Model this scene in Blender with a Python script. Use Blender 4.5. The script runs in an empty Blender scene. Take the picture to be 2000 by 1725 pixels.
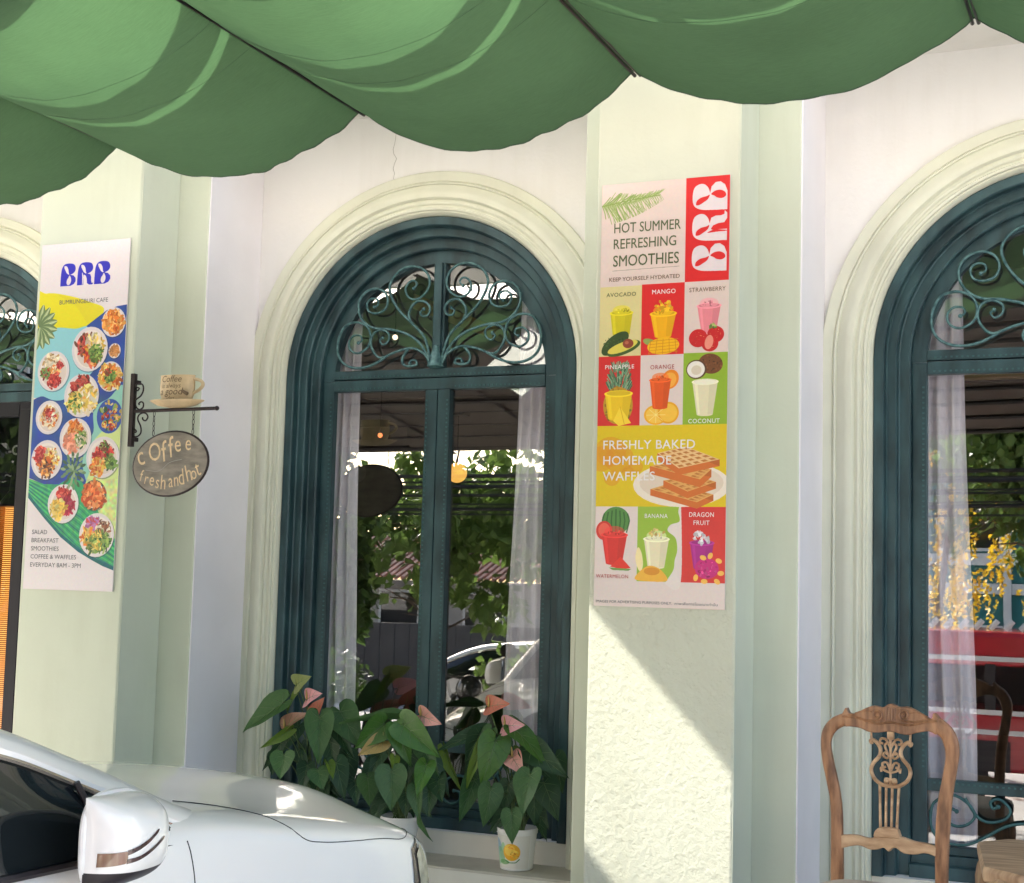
import bpy, math, random
import numpy as np
from mathutils import Vector, Matrix
random.seed(7)
S = bpy.context.scene
COL = S.collection
PI = math.pi

# ------------------------------------------------------------------ camera
cam = bpy.data.cameras.new('camera')
cam.sensor_fit = 'HORIZONTAL'; cam.sensor_width = 36.0
cam.lens = 2880.0 / 2000.0 * 36.0
cam.clip_start = 0.05; cam.clip_end = 2000
camo = bpy.data.objects.new('camera', cam); COL.objects.link(camo)
CR = (0.917565, 0.396704, 0.026471); CU = (0.012763, -0.095935, 0.995306); CB = (0.397381, -0.91292, -0.093089)
camo.matrix_world = Matrix(((CR[0], CU[0], CB[0], 0.0), (CR[1], CU[1], CB[1], -6.64), (CR[2], CU[2], CB[2], 1.58), (0, 0, 0, 1)))
S.camera = camo

# ------------------------------------------------------------------ light
SUN = Vector((-1.075, -1.30, 1.0)).normalized()          # towards the sun
world = bpy.data.worlds.new('World'); S.world = world; world.use_nodes = True
wn = world.node_tree.nodes; wl = world.node_tree.links
bg = wn['Background']; sky = wn.new('ShaderNodeTexSky')
sky.sky_type = 'NISHITA'; sky.sun_disc = False
sky.sun_elevation = math.asin(SUN.z)
sky.sun_rotation = math.atan2(SUN.x, SUN.y)
sky.air_density = 1.0; sky.dust_density = 2.5; sky.ozone_density = 1.0
wl.new(sky.outputs[0], bg.inputs[0]); bg.inputs[1].default_value = 0.15
sl = bpy.data.lights.new('sun', 'SUN'); sl.energy = 5.0; sl.angle = math.radians(0.5); sl.color = (1.0, 0.95, 0.87)
so = bpy.data.objects.new('sun', sl); COL.objects.link(so)
so.rotation_euler = SUN.to_track_quat('Z', 'Y').to_euler(); so.location = (-20, -25, 25)
S.view_settings.view_transform = 'Standard'; S.view_settings.look = 'None'
S.view_settings.gamma = 1; S.view_settings.use_curve_mapping = False
S.view_settings.exposure = 2.15
S.render.engine = 'CYCLES'
S.cycles.max_bounces = 12; S.cycles.diffuse_bounces = 6; S.cycles.transparent_max_bounces = 24
S.cycles.sample_clamp_indirect = 8.0

# ------------------------------------------------------------------ materials
def nodes(m): return m.node_tree.nodes, m.node_tree.links
MATS = {}
def mat(name, col, rough=0.6, metal=0.0, var=0.0, vscale=6.0, col2=None, bump=0.0, bscale=60.0, coat=0.0, spec=0.5,
        emit=None, estr=1.0, stretch=None, detail=6.0, bdist=0.01, trans=0.0):
    if name in MATS: return MATS[name]
    m = bpy.data.materials.new(name); m.use_nodes = True; MATS[name] = m
    n, l = nodes(m); b = n['Principled BSDF']
    b.inputs['Base Color'].default_value = (*col, 1); b.inputs['Roughness'].default_value = rough
    b.inputs['Metallic'].default_value = metal; b.inputs['Coat Weight'].default_value = coat
    b.inputs['Coat Roughness'].default_value = 0.04
    b.inputs['Specular IOR Level'].default_value = spec
    tc = n.new('ShaderNodeTexCoord'); mp = n.new('ShaderNodeMapping'); l.new(tc.outputs['Object'], mp.inputs[0])
    if stretch: mp.inputs['Scale'].default_value = stretch
    if var > 0 or col2:
        tx = n.new('ShaderNodeTexNoise'); tx.inputs['Scale'].default_value = vscale; tx.inputs['Detail'].default_value = detail
        l.new(mp.outputs[0], tx.inputs['Vector'])
        cr = n.new('ShaderNodeValToRGB')
        c2 = col2 if col2 else tuple(max(0, c * (1 - var)) for c in col)
        c1 = col if col2 else tuple(min(1, c * (1 + var * 0.5)) for c in col)
        cr.color_ramp.elements[0].color = (*c2, 1); cr.color_ramp.elements[1].color = (*c1, 1)
        cr.color_ramp.elements[0].position = 0.35; cr.color_ramp.elements[1].position = 0.65
        l.new(tx.outputs['Fac'], cr.inputs[0]); l.new(cr.outputs[0], b.inputs['Base Color'])
    if bump > 0:
        t2 = n.new('ShaderNodeTexNoise'); t2.inputs['Scale'].default_value = bscale; t2.inputs['Detail'].default_value = 5
        l.new(mp.outputs[0], t2.inputs['Vector'])
        bp = n.new('ShaderNodeBump'); bp.inputs['Strength'].default_value = bump; bp.inputs['Distance'].default_value = bdist
        l.new(t2.outputs['Fac'], bp.inputs['Height']); l.new(bp.outputs[0], b.inputs['Normal'])
    if emit:
        b.inputs['Emission Color'].default_value = (*emit, 1); b.inputs['Emission Strength'].default_value = estr
    if trans: b.inputs['Transmission Weight'].default_value = trans
    return m

def cloth_mat(name, col, tcol, mix=0.5, thin=0.0, weave=900):
    m = bpy.data.materials.new(name); m.use_nodes = True; n, l = nodes(m)
    n.remove(n['Principled BSDF']); out = n['Material Output']
    d = n.new('ShaderNodeBsdfDiffuse'); t = n.new('ShaderNodeBsdfTranslucent'); mx = n.new('ShaderNodeMixShader')
    tc = n.new('ShaderNodeTexCoord'); mp = n.new('ShaderNodeMapping'); l.new(tc.outputs['Object'], mp.inputs[0])
    mp.inputs['Scale'].default_value = (1.0, 9.0, 1.0)
    tx = n.new('ShaderNodeTexNoise'); tx.inputs['Scale'].default_value = 22; tx.inputs['Detail'].default_value = 8
    tx.inputs['Roughness'].default_value = 0.75
    l.new(mp.outputs[0], tx.inputs['Vector'])
    tl = n.new('ShaderNodeTexNoise'); tl.inputs['Scale'].default_value = 1.4; tl.inputs['Detail'].default_value = 4
    l.new(tc.outputs['Object'], tl.inputs['Vector'])
    add = n.new('ShaderNodeMath'); add.operation = 'ADD'; l.new(tx.outputs['Fac'], add.inputs[0]); l.new(tl.outputs['Fac'], add.inputs[1])
    mr = n.new('ShaderNodeMapRange'); mr.inputs[1].default_value = 0.6; mr.inputs[2].default_value = 1.4
    mr.inputs[3].default_value = 0.78; mr.inputs[4].default_value = 1.18
    l.new(add.outputs[0], mr.inputs[0])
    for c, s in ((col, d), (tcol, t)):
        v = n.new('ShaderNodeVectorMath'); v.operation = 'SCALE'; v.inputs[0].default_value = c
        l.new(mr.outputs[0], v.inputs['Scale']); l.new(v.outputs[0], s.inputs['Color'])
    mx.inputs[0].default_value = mix
    l.new(d.outputs[0], mx.inputs[1]); l.new(t.outputs[0], mx.inputs[2])
    last = mx
    if thin > 0:
        tr = n.new('ShaderNodeBsdfTransparent'); m2 = n.new('ShaderNodeMixShader'); m2.inputs[0].default_value = thin
        l.new(mx.outputs[0], m2.inputs[1]); l.new(tr.outputs[0], m2.inputs[2]); last = m2
    if weave:
        tb = n.new('ShaderNodeTexNoise'); tb.inputs['Scale'].default_value = 5; tb.inputs['Detail'].default_value = 6; l.new(tc.outputs['Object'], tb.inputs['Vector'])
        bp = n.new('ShaderNodeBump'); bp.inputs['Strength'].default_value = .6; bp.inputs['Distance'].default_value = .03; l.new(tb.outputs['Fac'], bp.inputs['Height'])
        l.new(bp.outputs[0], d.inputs['Normal'])
    l.new(last.outputs[0], out.inputs[0])
    return m

def glass_mat(name, refl, tint=(0.85, 0.87, 0.85), wav=0.0):
    m = bpy.data.materials.new(name); m.use_nodes = True; n, l = nodes(m)
    n.remove(n['Principled BSDF']); out = n['Material Output']
    g = n.new('ShaderNodeBsdfGlossy'); g.inputs['Roughness'].default_value = 0.0
    g.inputs['Color'].default_value = (1, 1, 1, 1)
    t = n.new('ShaderNodeBsdfTransparent'); t.inputs['Color'].default_value = (*tint, 1)
    mx = n.new('ShaderNodeMixShader'); mx.inputs[0].default_value = refl
    if wav:
        tc = n.new('ShaderNodeTexCoord'); tx = n.new('ShaderNodeTexNoise'); tx.inputs['Scale'].default_value = 1.6
        tx.inputs['Detail'].default_value = 1.0
        l.new(tc.outputs['Object'], tx.inputs['Vector']); bp = n.new('ShaderNodeBump')
        bp.inputs['Strength'].default_value = wav; bp.inputs['Distance'].default_value = 0.01
        l.new(tx.outputs['Fac'], bp.inputs['Height']); l.new(bp.outputs[0], g.inputs['Normal'])
    l.new(t.outputs[0], mx.inputs[1]); l.new(g.outputs[0], mx.inputs[2]); l.new(mx.outputs[0], out.inputs[0])
    return m

def leaf_mat(name, c1, c2, rough=0.38, tr=0.25, spec=0.5):
    m = bpy.data.materials.new(name); m.use_nodes = True; n, l = nodes(m); b = n['Principled BSDF']; out = n['Material Output']
    b.inputs['Roughness'].default_value = rough; b.inputs['Specular IOR Level'].default_value = spec
    oi = n.new('ShaderNodeObjectInfo'); tc = n.new('ShaderNodeTexCoord')
    tx = n.new('ShaderNodeTexNoise'); tx.inputs['Scale'].default_value = 14; l.new(tc.outputs['Object'], tx.inputs['Vector'])
    ad = n.new('ShaderNodeMath'); ad.operation = 'MULTIPLY_ADD'; l.new(oi.outputs['Random'], ad.inputs[0])
    ad.inputs[1].default_value = 0.55; l.new(tx.outputs['Fac'], ad.inputs[2])
    mr = n.new('ShaderNodeMapRange'); mr.inputs[1].default_value = 0.35; mr.inputs[2].default_value = 1.15
    l.new(ad.outputs[0], mr.inputs[0])
    mix = n.new('ShaderNodeMix'); mix.data_type = 'RGBA'; mix.inputs[6].default_value = (*c1, 1); mix.inputs[7].default_value = (*c2, 1)
    l.new(mr.outputs[0], mix.inputs[0]); l.new(mix.outputs[2], b.inputs['Base Color'])
    t = n.new('ShaderNodeBsdfTranslucent'); l.new(mix.outputs[2], t.inputs['Color'])
    mx = n.new('ShaderNodeMixShader'); mx.inputs[0].default_value = tr
    l.new(b.outputs[0], mx.inputs[1]); l.new(t.outputs[0], mx.inputs[2]); l.new(mx.outputs[0], out.inputs[0])
    return m

WALL = mat('wall_paint', (0.785, 0.772, 0.755), 0.75, var=0.05, vscale=1.3, bump=0.25, bscale=45, bdist=0.004)
def stucco():
    m = mat('stucco_paint', (0.63, 0.64, 0.515), 0.8, var=0.06, vscale=1.6)
    n, l = nodes(m); b = n['Principled BSDF']; tc = n['Texture Coordinate']
    t1 = n.new('ShaderNodeTexNoise'); t1.inputs['Scale'].default_value = 30; t1.inputs['Detail'].default_value = 5; t1.inputs['Roughness'].default_value = 0.62
    t2 = n.new('ShaderNodeTexVoronoi'); t2.inputs['Scale'].default_value = 42; t2.feature = 'SMOOTH_F1'
    t3 = n.new('ShaderNodeTexNoise'); t3.inputs['Scale'].default_value = 5; t3.inputs['Detail'].default_value = 2
    for t in (t1, t3): l.new(tc.outputs['Object'], t.inputs['Vector'])
    wv = n.new('ShaderNodeVectorMath'); wv.operation = 'MULTIPLY_ADD'; wv.inputs[1].default_value = (0.06,) * 3
    l.new(t1.outputs['Color'], wv.inputs[0]); l.new(tc.outputs['Object'], wv.inputs[2]); l.new(wv.outputs[0], t2.inputs['Vector'])
    a = n.new('ShaderNodeMath'); a.operation = 'MULTIPLY_ADD'; l.new(t2.outputs['Distance'], a.inputs[0]); a.inputs[1].default_value = 0.55
    l.new(t1.outputs['Fac'], a.inputs[2])
    a2 = n.new('ShaderNodeMath'); a2.operation = 'MULTIPLY_ADD'; l.new(t3.outputs['Fac'], a2.inputs[0]); a2.inputs[1].default_value = 0.15
    l.new(a.outputs[0], a2.inputs[2])
    sx = n.new('ShaderNodeSeparateXYZ'); l.new(tc.outputs['Object'], sx.inputs[0])
    zr = n.new('ShaderNodeMapRange'); zr.inputs[1].default_value = 1.9; zr.inputs[2].default_value = 1.45; zr.inputs[3].default_value = .12; zr.inputs[4].default_value = 1.0
    l.new(sx.outputs['Z'], zr.inputs[0]); ms = n.new('ShaderNodeMath'); ms.operation = 'MULTIPLY'; ms.inputs[1].default_value = .72; l.new(zr.outputs[0], ms.inputs[0])
    bp = n.new('ShaderNodeBump'); l.new(ms.outputs[0], bp.inputs['Strength']); bp.inputs['Distance'].default_value = 0.014
    l.new(a2.outputs[0], bp.inputs['Height']); l.new(bp.outputs[0], b.inputs['Normal'])
    return m
STUCCO = stucco()
PILPAINT = mat('pilaster_paint', (0.61, 0.645, 0.525), 0.75, var=0.05, vscale=1.5, bump=0.2, bscale=50, bdist=0.004)
MOULD = mat('moulding_paint', (0.67, 0.68, 0.56), 0.5, var=0.05, vscale=3, bump=0.15, bscale=25, bdist=0.004)
TEAL = mat('teal_patina_metal', (0.036, 0.088, 0.100), 0.46, metal=0.15, col2=(0.012, 0.034, 0.042), vscale=9, bump=0.35, bscale=30, bdist=0.006, stretch=(1, 1, .35))
TEALI = mat('teal_wrought_iron', (0.11, 0.23, 0.235), 0.45, metal=0.2, col2=(0.03, 0.09, 0.10), vscale=40, bump=0.3, bscale=80, bdist=0.003)
TEALD = mat('teal_bead', (0.04, 0.12, 0.125), 0.45, metal=0.3)
IRON = mat('black_iron', (0.035, 0.022, 0.022), 0.45, metal=0.4, var=0.3, vscale=30, bump=0.2, bscale=90, bdist=0.002)
BLACKFR = mat('black_aluminium', (0.008, 0.007, 0.012), 0.4, var=.2, vscale=5, spec=.3)
ROD = mat('dark_pole_metal', (0.05, 0.045, 0.045), 0.4, metal=0.6, var=.2, vscale=10)
FLOOR = mat('concrete_floor', (0.46, 0.44, 0.41), 0.7, var=0.25, vscale=3, bump=0.2, bscale=40)
ASPH = mat('street_concrete', (0.52, 0.49, 0.46), 0.85, var=0.2, vscale=2, bump=0.3, bscale=60)
SILL = mat('sill_cement', (0.50, 0.47, 0.40), 0.6, var=0.12, vscale=5, bump=.2, bscale=40)
CREAM = mat('cream_plaster', (0.70, 0.68, 0.60), 0.6, var=0.06, vscale=3)
SOFF = mat('soffit_paint', (0.74, 0.72, 0.68), 0.8, var=0.05, vscale=2)
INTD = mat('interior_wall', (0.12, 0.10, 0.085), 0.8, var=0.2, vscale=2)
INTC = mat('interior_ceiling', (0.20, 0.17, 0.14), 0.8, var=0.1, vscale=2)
OCHRE = mat('ochre_beam', (0.60, 0.42, 0.14), 0.6, var=0.1, vscale=2)
CLOTH = cloth_mat('green_canopy_cloth', (0.118, 0.186, 0.112), (0.036, 0.078, 0.033), 0.50)
CLOTHE = mat('canopy_hem', (0.055, 0.10, 0.06), 0.9, var=.2, vscale=30)
CURT = cloth_mat('sheer_curtain', (0.84, 0.82, 0.90), (0.8, 0.8, 0.85), 0.06, 0.02, 0)
SUNDIM = cloth_mat('sun_dimming_sheet', (0.3, 0.35, 0.3), (0.3, 0.35, 0.3), 0.5, 0.20)  # added sheet over the roof slot, weakens the sun beam
GLASS = glass_mat('window_glass', 0.24, tint=(.97, .97, .96), wav=0.03)
DOORG = glass_mat('door_glass', 0.05, tint=(.5, .5, .5))
WOOD = mat('carved_wood', (0.40, 0.20, 0.098), 0.40, col2=(0.145, 0.062, 0.028), vscale=16, bump=0.3, bscale=60, bdist=0.003, stretch=(2.2, 2.2, .5))
WOODL = mat('pale_worn_wood', (0.56, 0.38, 0.23), 0.5, col2=(0.30, 0.165, 0.08), vscale=10, bump=0.3, bscale=60, bdist=0.003, stretch=(1, 3, 3))
WOODS = mat('stool_wood', (0.36, 0.25, 0.155), 0.5, col2=(0.17, 0.10, 0.055), vscale=5, bump=0.3, bscale=30, bdist=0.003, stretch=(1, 9, 1))
SEATC = mat('seat_cushion', (0.55, 0.46, 0.36), 0.85, var=0.15, vscale=8, bump=.3, bscale=150)

def weather(m, amt, colr=(.62, .60, .50)):
    """long faint drip marks and smudges that belong to the paint"""
    n, l = nodes(m); b = n['Principled BSDF']; src = b.inputs['Base Color'].links[0].from_socket
    tc = n['Texture Coordinate']; mp = n.new('ShaderNodeMapping'); mp.inputs['Scale'].default_value = (5, 5, .5); l.new(tc.outputs['Object'], mp.inputs[0])
    t1 = n.new('ShaderNodeTexNoise'); t1.inputs['Scale'].default_value = 1.6; t1.inputs['Detail'].default_value = 7; t1.inputs['Roughness'].default_value = .65; l.new(mp.outputs[0], t1.inputs['Vector'])
    t2 = n.new('ShaderNodeTexNoise'); t2.inputs['Scale'].default_value = 2.3; t2.inputs['Detail'].default_value = 6; l.new(tc.outputs['Object'], t2.inputs['Vector'])
    mu = n.new('ShaderNodeMath'); mu.operation = 'MULTIPLY'; l.new(t1.outputs['Fac'], mu.inputs[0]); l.new(t2.outputs['Fac'], mu.inputs[1])
    mr = n.new('ShaderNodeMapRange'); mr.inputs[1].default_value = .24; mr.inputs[2].default_value = .48; mr.inputs[3].default_value = 0; mr.inputs[4].default_value = amt; l.new(mu.outputs[0], mr.inputs[0])
    mx = n.new('ShaderNodeMix'); mx.data_type = 'RGBA'; mx.blend_type = 'MULTIPLY'; l.new(mr.outputs[0], mx.inputs[0]); l.new(src, mx.inputs[6]); mx.inputs[7].default_value = (*colr, 1); l.new(mx.outputs[2], b.inputs['Base Color'])
for m_ in (WALL, PILPAINT, STUCCO, MOULD, CREAM, SILL, SOFF): weather(m_, .20)

# ------------------------------------------------------------------ mesh helpers
class MB:
    def __init__(s): s.v = []; s.f = []; s.m = []; s.cur = 0
    def add(s, vs, fs):
        o = len(s.v); s.v += [tuple(v) for v in vs]; s.f += [tuple(i + o for i in f) for f in fs]; s.m += [s.cur] * len(fs)
    def box(s, x0, x1, y0, y1, z0, z1):
        s.add([(x0, y0, z0), (x1, y0, z0), (x1, y1, z0), (x0, y1, z0), (x0, y0, z1), (x1, y0, z1), (x1, y1, z1), (x0, y1, z1)],
              [(0, 3, 2, 1), (4, 5, 6, 7), (0, 1, 5, 4), (1, 2, 6, 5), (2, 3, 7, 6), (3, 0, 4, 7)])
    def tube(s, pts, r, seg=8, cap=True, flat=1.0, up=None, closed=False):
        """sweep; r a number or list; flat scales thickness along up"""
        P = [Vector(p) for p in pts]; n = len(P); R = r if isinstance(r, (list, tuple)) else [r] * n
        T = []
        for i in range(n):
            if closed: a = P[(i + 1) % n] - P[i - 1]
            else: a = P[min(i + 1, n - 1)] - P[max(i - 1, 0)]
            T.append(a.normalized() if a.length > 1e-9 else Vector((0, 0, 1)))
        u = Vector(up) if up else (Vector((0, 0, 1)) if abs(T[0].z) < .9 else Vector((1, 0, 0)))
        vs = []; 
        for i in range(n):
            b = u - T[i] * u.dot(T[i])
            if b.length < 1e-6: b = T[i].orthogonal()
            b.normalize(); c = T[i].cross(b)
            if not up: u = b
            for k in range(seg):
                a = 2 * PI * k / seg
                vs.append(P[i] + (c * math.cos(a) + b * math.sin(a) * flat) * R[i])
        fs = []
        for i in range(n if closed else n - 1):
            j = (i + 1) % n
            for k in range(seg):
                k2 = (k + 1) % seg
                fs.append((i * seg + k, i * seg + k2, j * seg + k2, j * seg + k))
        if cap and not closed:
            fs.append(tuple(range(seg - 1, -1, -1))); fs.append(tuple(range((n - 1) * seg, n * seg)))
        s.add(vs, fs)
    def lathe(s, prof, seg=24, cx=0, cy=0, cz=0, cap=True):
        vs = [(cx + r * math.cos(2 * PI * k / seg), cy + r * math.sin(2 * PI * k / seg), cz + z) for r, z in prof for k in range(seg)]
        fs = [(i * seg + k, i * seg + (k + 1) % seg, (i + 1) * seg + (k + 1) % seg, (i + 1) * seg + k) for i in range(len(prof) - 1) for k in range(seg)]
        if cap:
            fs.append(tuple(range(seg - 1, -1, -1))); fs.append(tuple(range((len(prof) - 1) * seg, len(prof) * seg)))
        s.add(vs, fs)
    def ball(s, c, r, seg=12, rings=8):
        c = Vector(c); rr = r if isinstance(r, (tuple, list)) else (r, r, r); vs = []
        for i in range(rings + 1):
            t = PI * i / rings
            for k in range(seg):
                a = 2 * PI * k / seg; vs.append((c.x + rr[0] * math.sin(t) * math.cos(a), c.y + rr[1] * math.sin(t) * math.sin(a), c.z - rr[2] * math.cos(t)))
        fs = [(i * seg + k, i * seg + (k + 1) % seg, (i + 1) * seg + (k + 1) % seg, (i + 1) * seg + k) for i in range(rings) for k in range(seg)]
        s.add(vs, fs)
    def prism(s, poly, y0, y1):
        """x,z polygon extruded along y (y0 front)"""
        n = len(poly); vs = [(x, y0, z) for x, z in poly] + [(x, y1, z) for x, z in poly]
        a = sum(poly[i][0] * poly[(i + 1) % n][1] - poly[(i + 1) % n][0] * poly[i][1] for i in range(n))
        f = [tuple(range(n)), tuple(range(2 * n - 1, n - 1, -1))] + [(i, i + n, (i + 1) % n + n, (i + 1) % n) for i in range(n)]
        if a < 0: f = [tuple(reversed(q)) for q in f]
        s.add(vs, f)
    def grid(s, rows, closed=False):
        h = len(rows); w = len(rows[0]); vs = [p for r in rows for p in r]; fs = []
        for i in range(h - 1):
            for k in range(w if closed else w - 1):
                k2 = (k + 1) % w; fs.append((i * w + k, i * w + k2, (i + 1) * w + k2, (i + 1) * w + k))
        s.add(vs, fs)
    def mesh(s, name, mats, smooth=False, sharp=0.6):
        me = bpy.data.meshes.new(name); me.from_pydata(s.v, [], s.f)
        for m in (mats if isinstance(mats, (list, tuple)) else [mats]): me.materials.append(m)
        me.polygons.foreach_set('material_index', s.m)
        me.validate(); me.update()
        if smooth:
            me.polygons.foreach_set('use_smooth', [True] * len(me.polygons))
            try: me.set_sharp_from_angle(angle=sharp)
            except Exception: pass
        return me
    def obj(s, name, mats, parent=None, smooth=False, sharp=0.6, bevel=0, loc=None, solid=0, sub=0):
        o = bpy.data.objects.new(name, s.mesh(name, mats, smooth, sharp)); COL.objects.link(o)
        if parent: o.parent = parent
        if loc: o.location = loc
        if sub:
            md = o.modifiers.new('subdivision', 'SUBSURF'); md.levels = sub; md.render_levels = sub
        if solid:
            md = o.modifiers.new('solidify', 'SOLIDIFY'); md.thickness = solid; md.offset = 0
        if bevel:
            md = o.modifiers.new('bevel', 'BEVEL'); md.width = bevel; md.segments = 2; md.limit_method = 'ANGLE'; md.angle_limit = 0.6
        return o

def spline(pts, n=6, closed=False):
    P = [Vector(p) for p in pts]; N = len(P); out = []
    rng = range(N) if closed else range(N - 1)
    for i in rng:
        if closed: a, b, c, d = P[i - 1], P[i], P[(i + 1) % N], P[(i + 2) % N]
        else: a, b, c, d = P[max(i - 1, 0)], P[i], P[i + 1], P[min(i + 2, N - 1)]
        for k in range(n):
            t = k / n
            out.append(0.5 * ((2 * b) + (c - a) * t + (2 * a - 5 * b + 4 * c - d) * t * t + (3 * b - a - 3 * c + d) * t ** 3))
    if not closed: out.append(P[-1])
    return out
def spl2(pts, n=4): return [(p.x, p.y) for p in spline([(a, b, 0) for a, b in pts], n)]
def tag(o, label=None, cat=None, group=None, kind=None):
    if label: o['label'] = label
    if cat: o['category'] = cat
    if group: o['group'] = group
    if kind: o['kind'] = kind
    return o
def thing(name, label, cat, loc=(0, 0, 0), rz=0, group=None):
    o = bpy.data.objects.new(name, None); COL.objects.link(o); o.empty_display_size = .1
    o.location = loc; o.rotation_euler = (0, 0, rz)
    return tag(o, label, cat, group)
def kid(me, name, parent, loc=(0, 0, 0), rot=None, scale=None, mw=None):
    o = bpy.data.objects.new(name, me); COL.objects.link(o); o.parent = parent
    o.location = loc
    if rot: o.rotation_euler = rot
    if scale: o.scale = scale
    if mw: o.matrix_local = mw
    return o
def copy_tree(o, parent=None):
    c = o.copy(); COL.objects.link(c); c.parent = parent
    for ch in [k for k in o.children]: copy_tree(ch, c)
    return c
def text(body, name, parent, size, m, loc, rot=(PI / 2, 0, 0), sx=1.0, bold=0.0, align='LEFT', shear=0, space=1.0, ext=0.0):
    cu = bpy.data.curves.new(name, 'FONT'); cu.body = body; cu.size = size; cu.offset = bold; cu.align_x = align
    cu.shear = shear; cu.space_character = space; cu.extrude = ext; cu.resolution_u = 3
    t = bpy.data.objects.new(name, cu); COL.objects.link(t)
    bpy.context.view_layer.update()
    me = bpy.data.meshes.new_from_object(t.evaluated_get(bpy.context.evaluated_depsgraph_get()))
    bpy.data.objects.remove(t); me.materials.clear(); me.materials.append(m)
    o = bpy.data.objects.new(name, me); COL.objects.link(o)
    if parent: o.parent = parent
    o.location = loc; o.rotation_euler = rot; o.scale = (sx, 1, 1)
    return o
# ------------------------------------------------------------------ ground
def gz(y):
    pts = [(60, 0.0), (-1.5, 0.0), (-1.502, -0.12), (-6.2, -0.14), (-8.2, -0.62), (-9, -0.68), (-400, -0.7)]
    for (a, za), (b, zb) in zip(pts, pts[1:]):
        if y <= a and y >= b: return za + (zb - za) * (a - y) / (a - b)
    return pts[-1][1]
g = MB(); ys = [-1.5, -3, -6.2, -7.2, -8.2, -9, -12, -20, -60, -400]
g.grid([[(x, y, gz(y - (0.003 if y == -1.5 else 0))) for x in (-400, -40, -12, -4, 4, 30, 400)] for y in ys])
ground = tag(g.obj('ground', ASPH, smooth=False), kind='structure')
g = MB(); g.box(-30, 12, -1.5, 0.3, -0.4, 0.0)
tag(g.obj('pavement', FLOOR, bevel=.01), kind='structure')

# ------------------------------------------------------------------ building
XC = [-6.440, -3.375, -0.312]
HZ = 2.60      # spring line
ROW = thing('cafe_building', 'cream cafe front with arched teal windows between stucco pilasters', 'building', (0, 0, 0))

def arc_path(cx, R, zb, zs=HZ, n=40):
    p = [(cx - R, zb), (cx - R, (zb + zs) / 2), (cx - R, zs)]
    p += [(cx - R * math.cos(PI * i / n), zs + R * math.sin(PI * i / n)) for i in range(1, n)]
    return p + [(cx + R, zs), (cx + R, (zb + zs) / 2), (cx + R, zb)]
def wall_bay(x0, x1, cx, R, zb, ztop, y, zs=HZ):
    m = MB(); path = arc_path(cx, R, zb, zs, 48); outer = []
    for i, (x, z) in enumerate(path):
        if i <= 2: outer.append((x0, z))
        elif i >= len(path) - 3: outer.append((x1, z))
        else:
            a = math.atan2(z - zs, x - cx); dx = math.cos(a); dz = math.sin(a); ts = []
            if dx > 1e-6: ts.append((x1 - cx) / dx)
            if dx < -1e-6: ts.append((x0 - cx) / dx)
            if dz > 1e-6: ts.append((ztop - zs) / dz)
            t = min(ts); outer.append((cx + dx * t, zs + dz * t))
    # insert exact corners
    rows_in = []; rows_out = []
    for i in range(len(path)):
        rows_in.append(path[i]); rows_out.append(outer[i])
        if i < len(path) - 1:
            a, b = outer[i], outer[i + 1]
            for cxn in ((x0, ztop), (x1, ztop)):
                on_a = abs(a[0] - cxn[0]) < 1e-6 or abs(a[1] - ztop) < 1e-6
                if (abs(a[0] - cxn[0]) < 1e-6) != (abs(b[0] - cxn[0]) < 1e-6) and (abs(a[1] - ztop) < 1e-6) != (abs(b[1] - ztop) < 1e-6):
                    mid = ((path[i][0] + path[i + 1][0]) / 2, (path[i][1] + path[i + 1][1]) / 2)
                    rows_in.append(path[i]); rows_out.append(cxn); break
    vs = [(x, y, z) for x, z in rows_in] + [(x, y, z) for x, z in rows_out]; n = len(rows_in); fs = []
    for i in range(n - 1):
        if rows_in[i] == rows_in[i + 1]: fs.append((i, n + i + 1, n + i)) if False else fs.append((i, n + i, n + i + 1))
        else: fs.append((i, n + i, n + i + 1, i + 1))
    m.add(vs, fs)
    # reveal
    vs = [(x, y, z) for x, z in path] + [(x, y + .30, z) for x, z in path]; n = len(path)
    m.add(vs, [(i, i + 1, n + i + 1, n + i) for i in range(n - 1)])
    m.box(x0, x1, y + .001, y + .3, -0.1, zb - .0)  # under the opening
    return m
TOPZ = 3.985
edges = [(-7.5, -5.36), (-4.46, -2.34), (-1.38, 0.76)]
for (x0, x1), cx, zb in zip(edges, XC, (0.02, 0.345, 0.345)):
    wall_bay(x0, x1, cx, 0.828, zb, TOPZ, 0.0).obj('wall', WALL, ROW)
m = MB(); m.box(-30, -8.6, 0, .3, -.1, 8.5); m.box(1.7, 5, 0, .3, -.1, 8.5); m.obj('wall', WALL, ROW)
m = MB(); m.box(-8.6, 1.7, .0, .3, 4.602, 8.5); m.obj('upper_wall', WALL, ROW)
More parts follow.
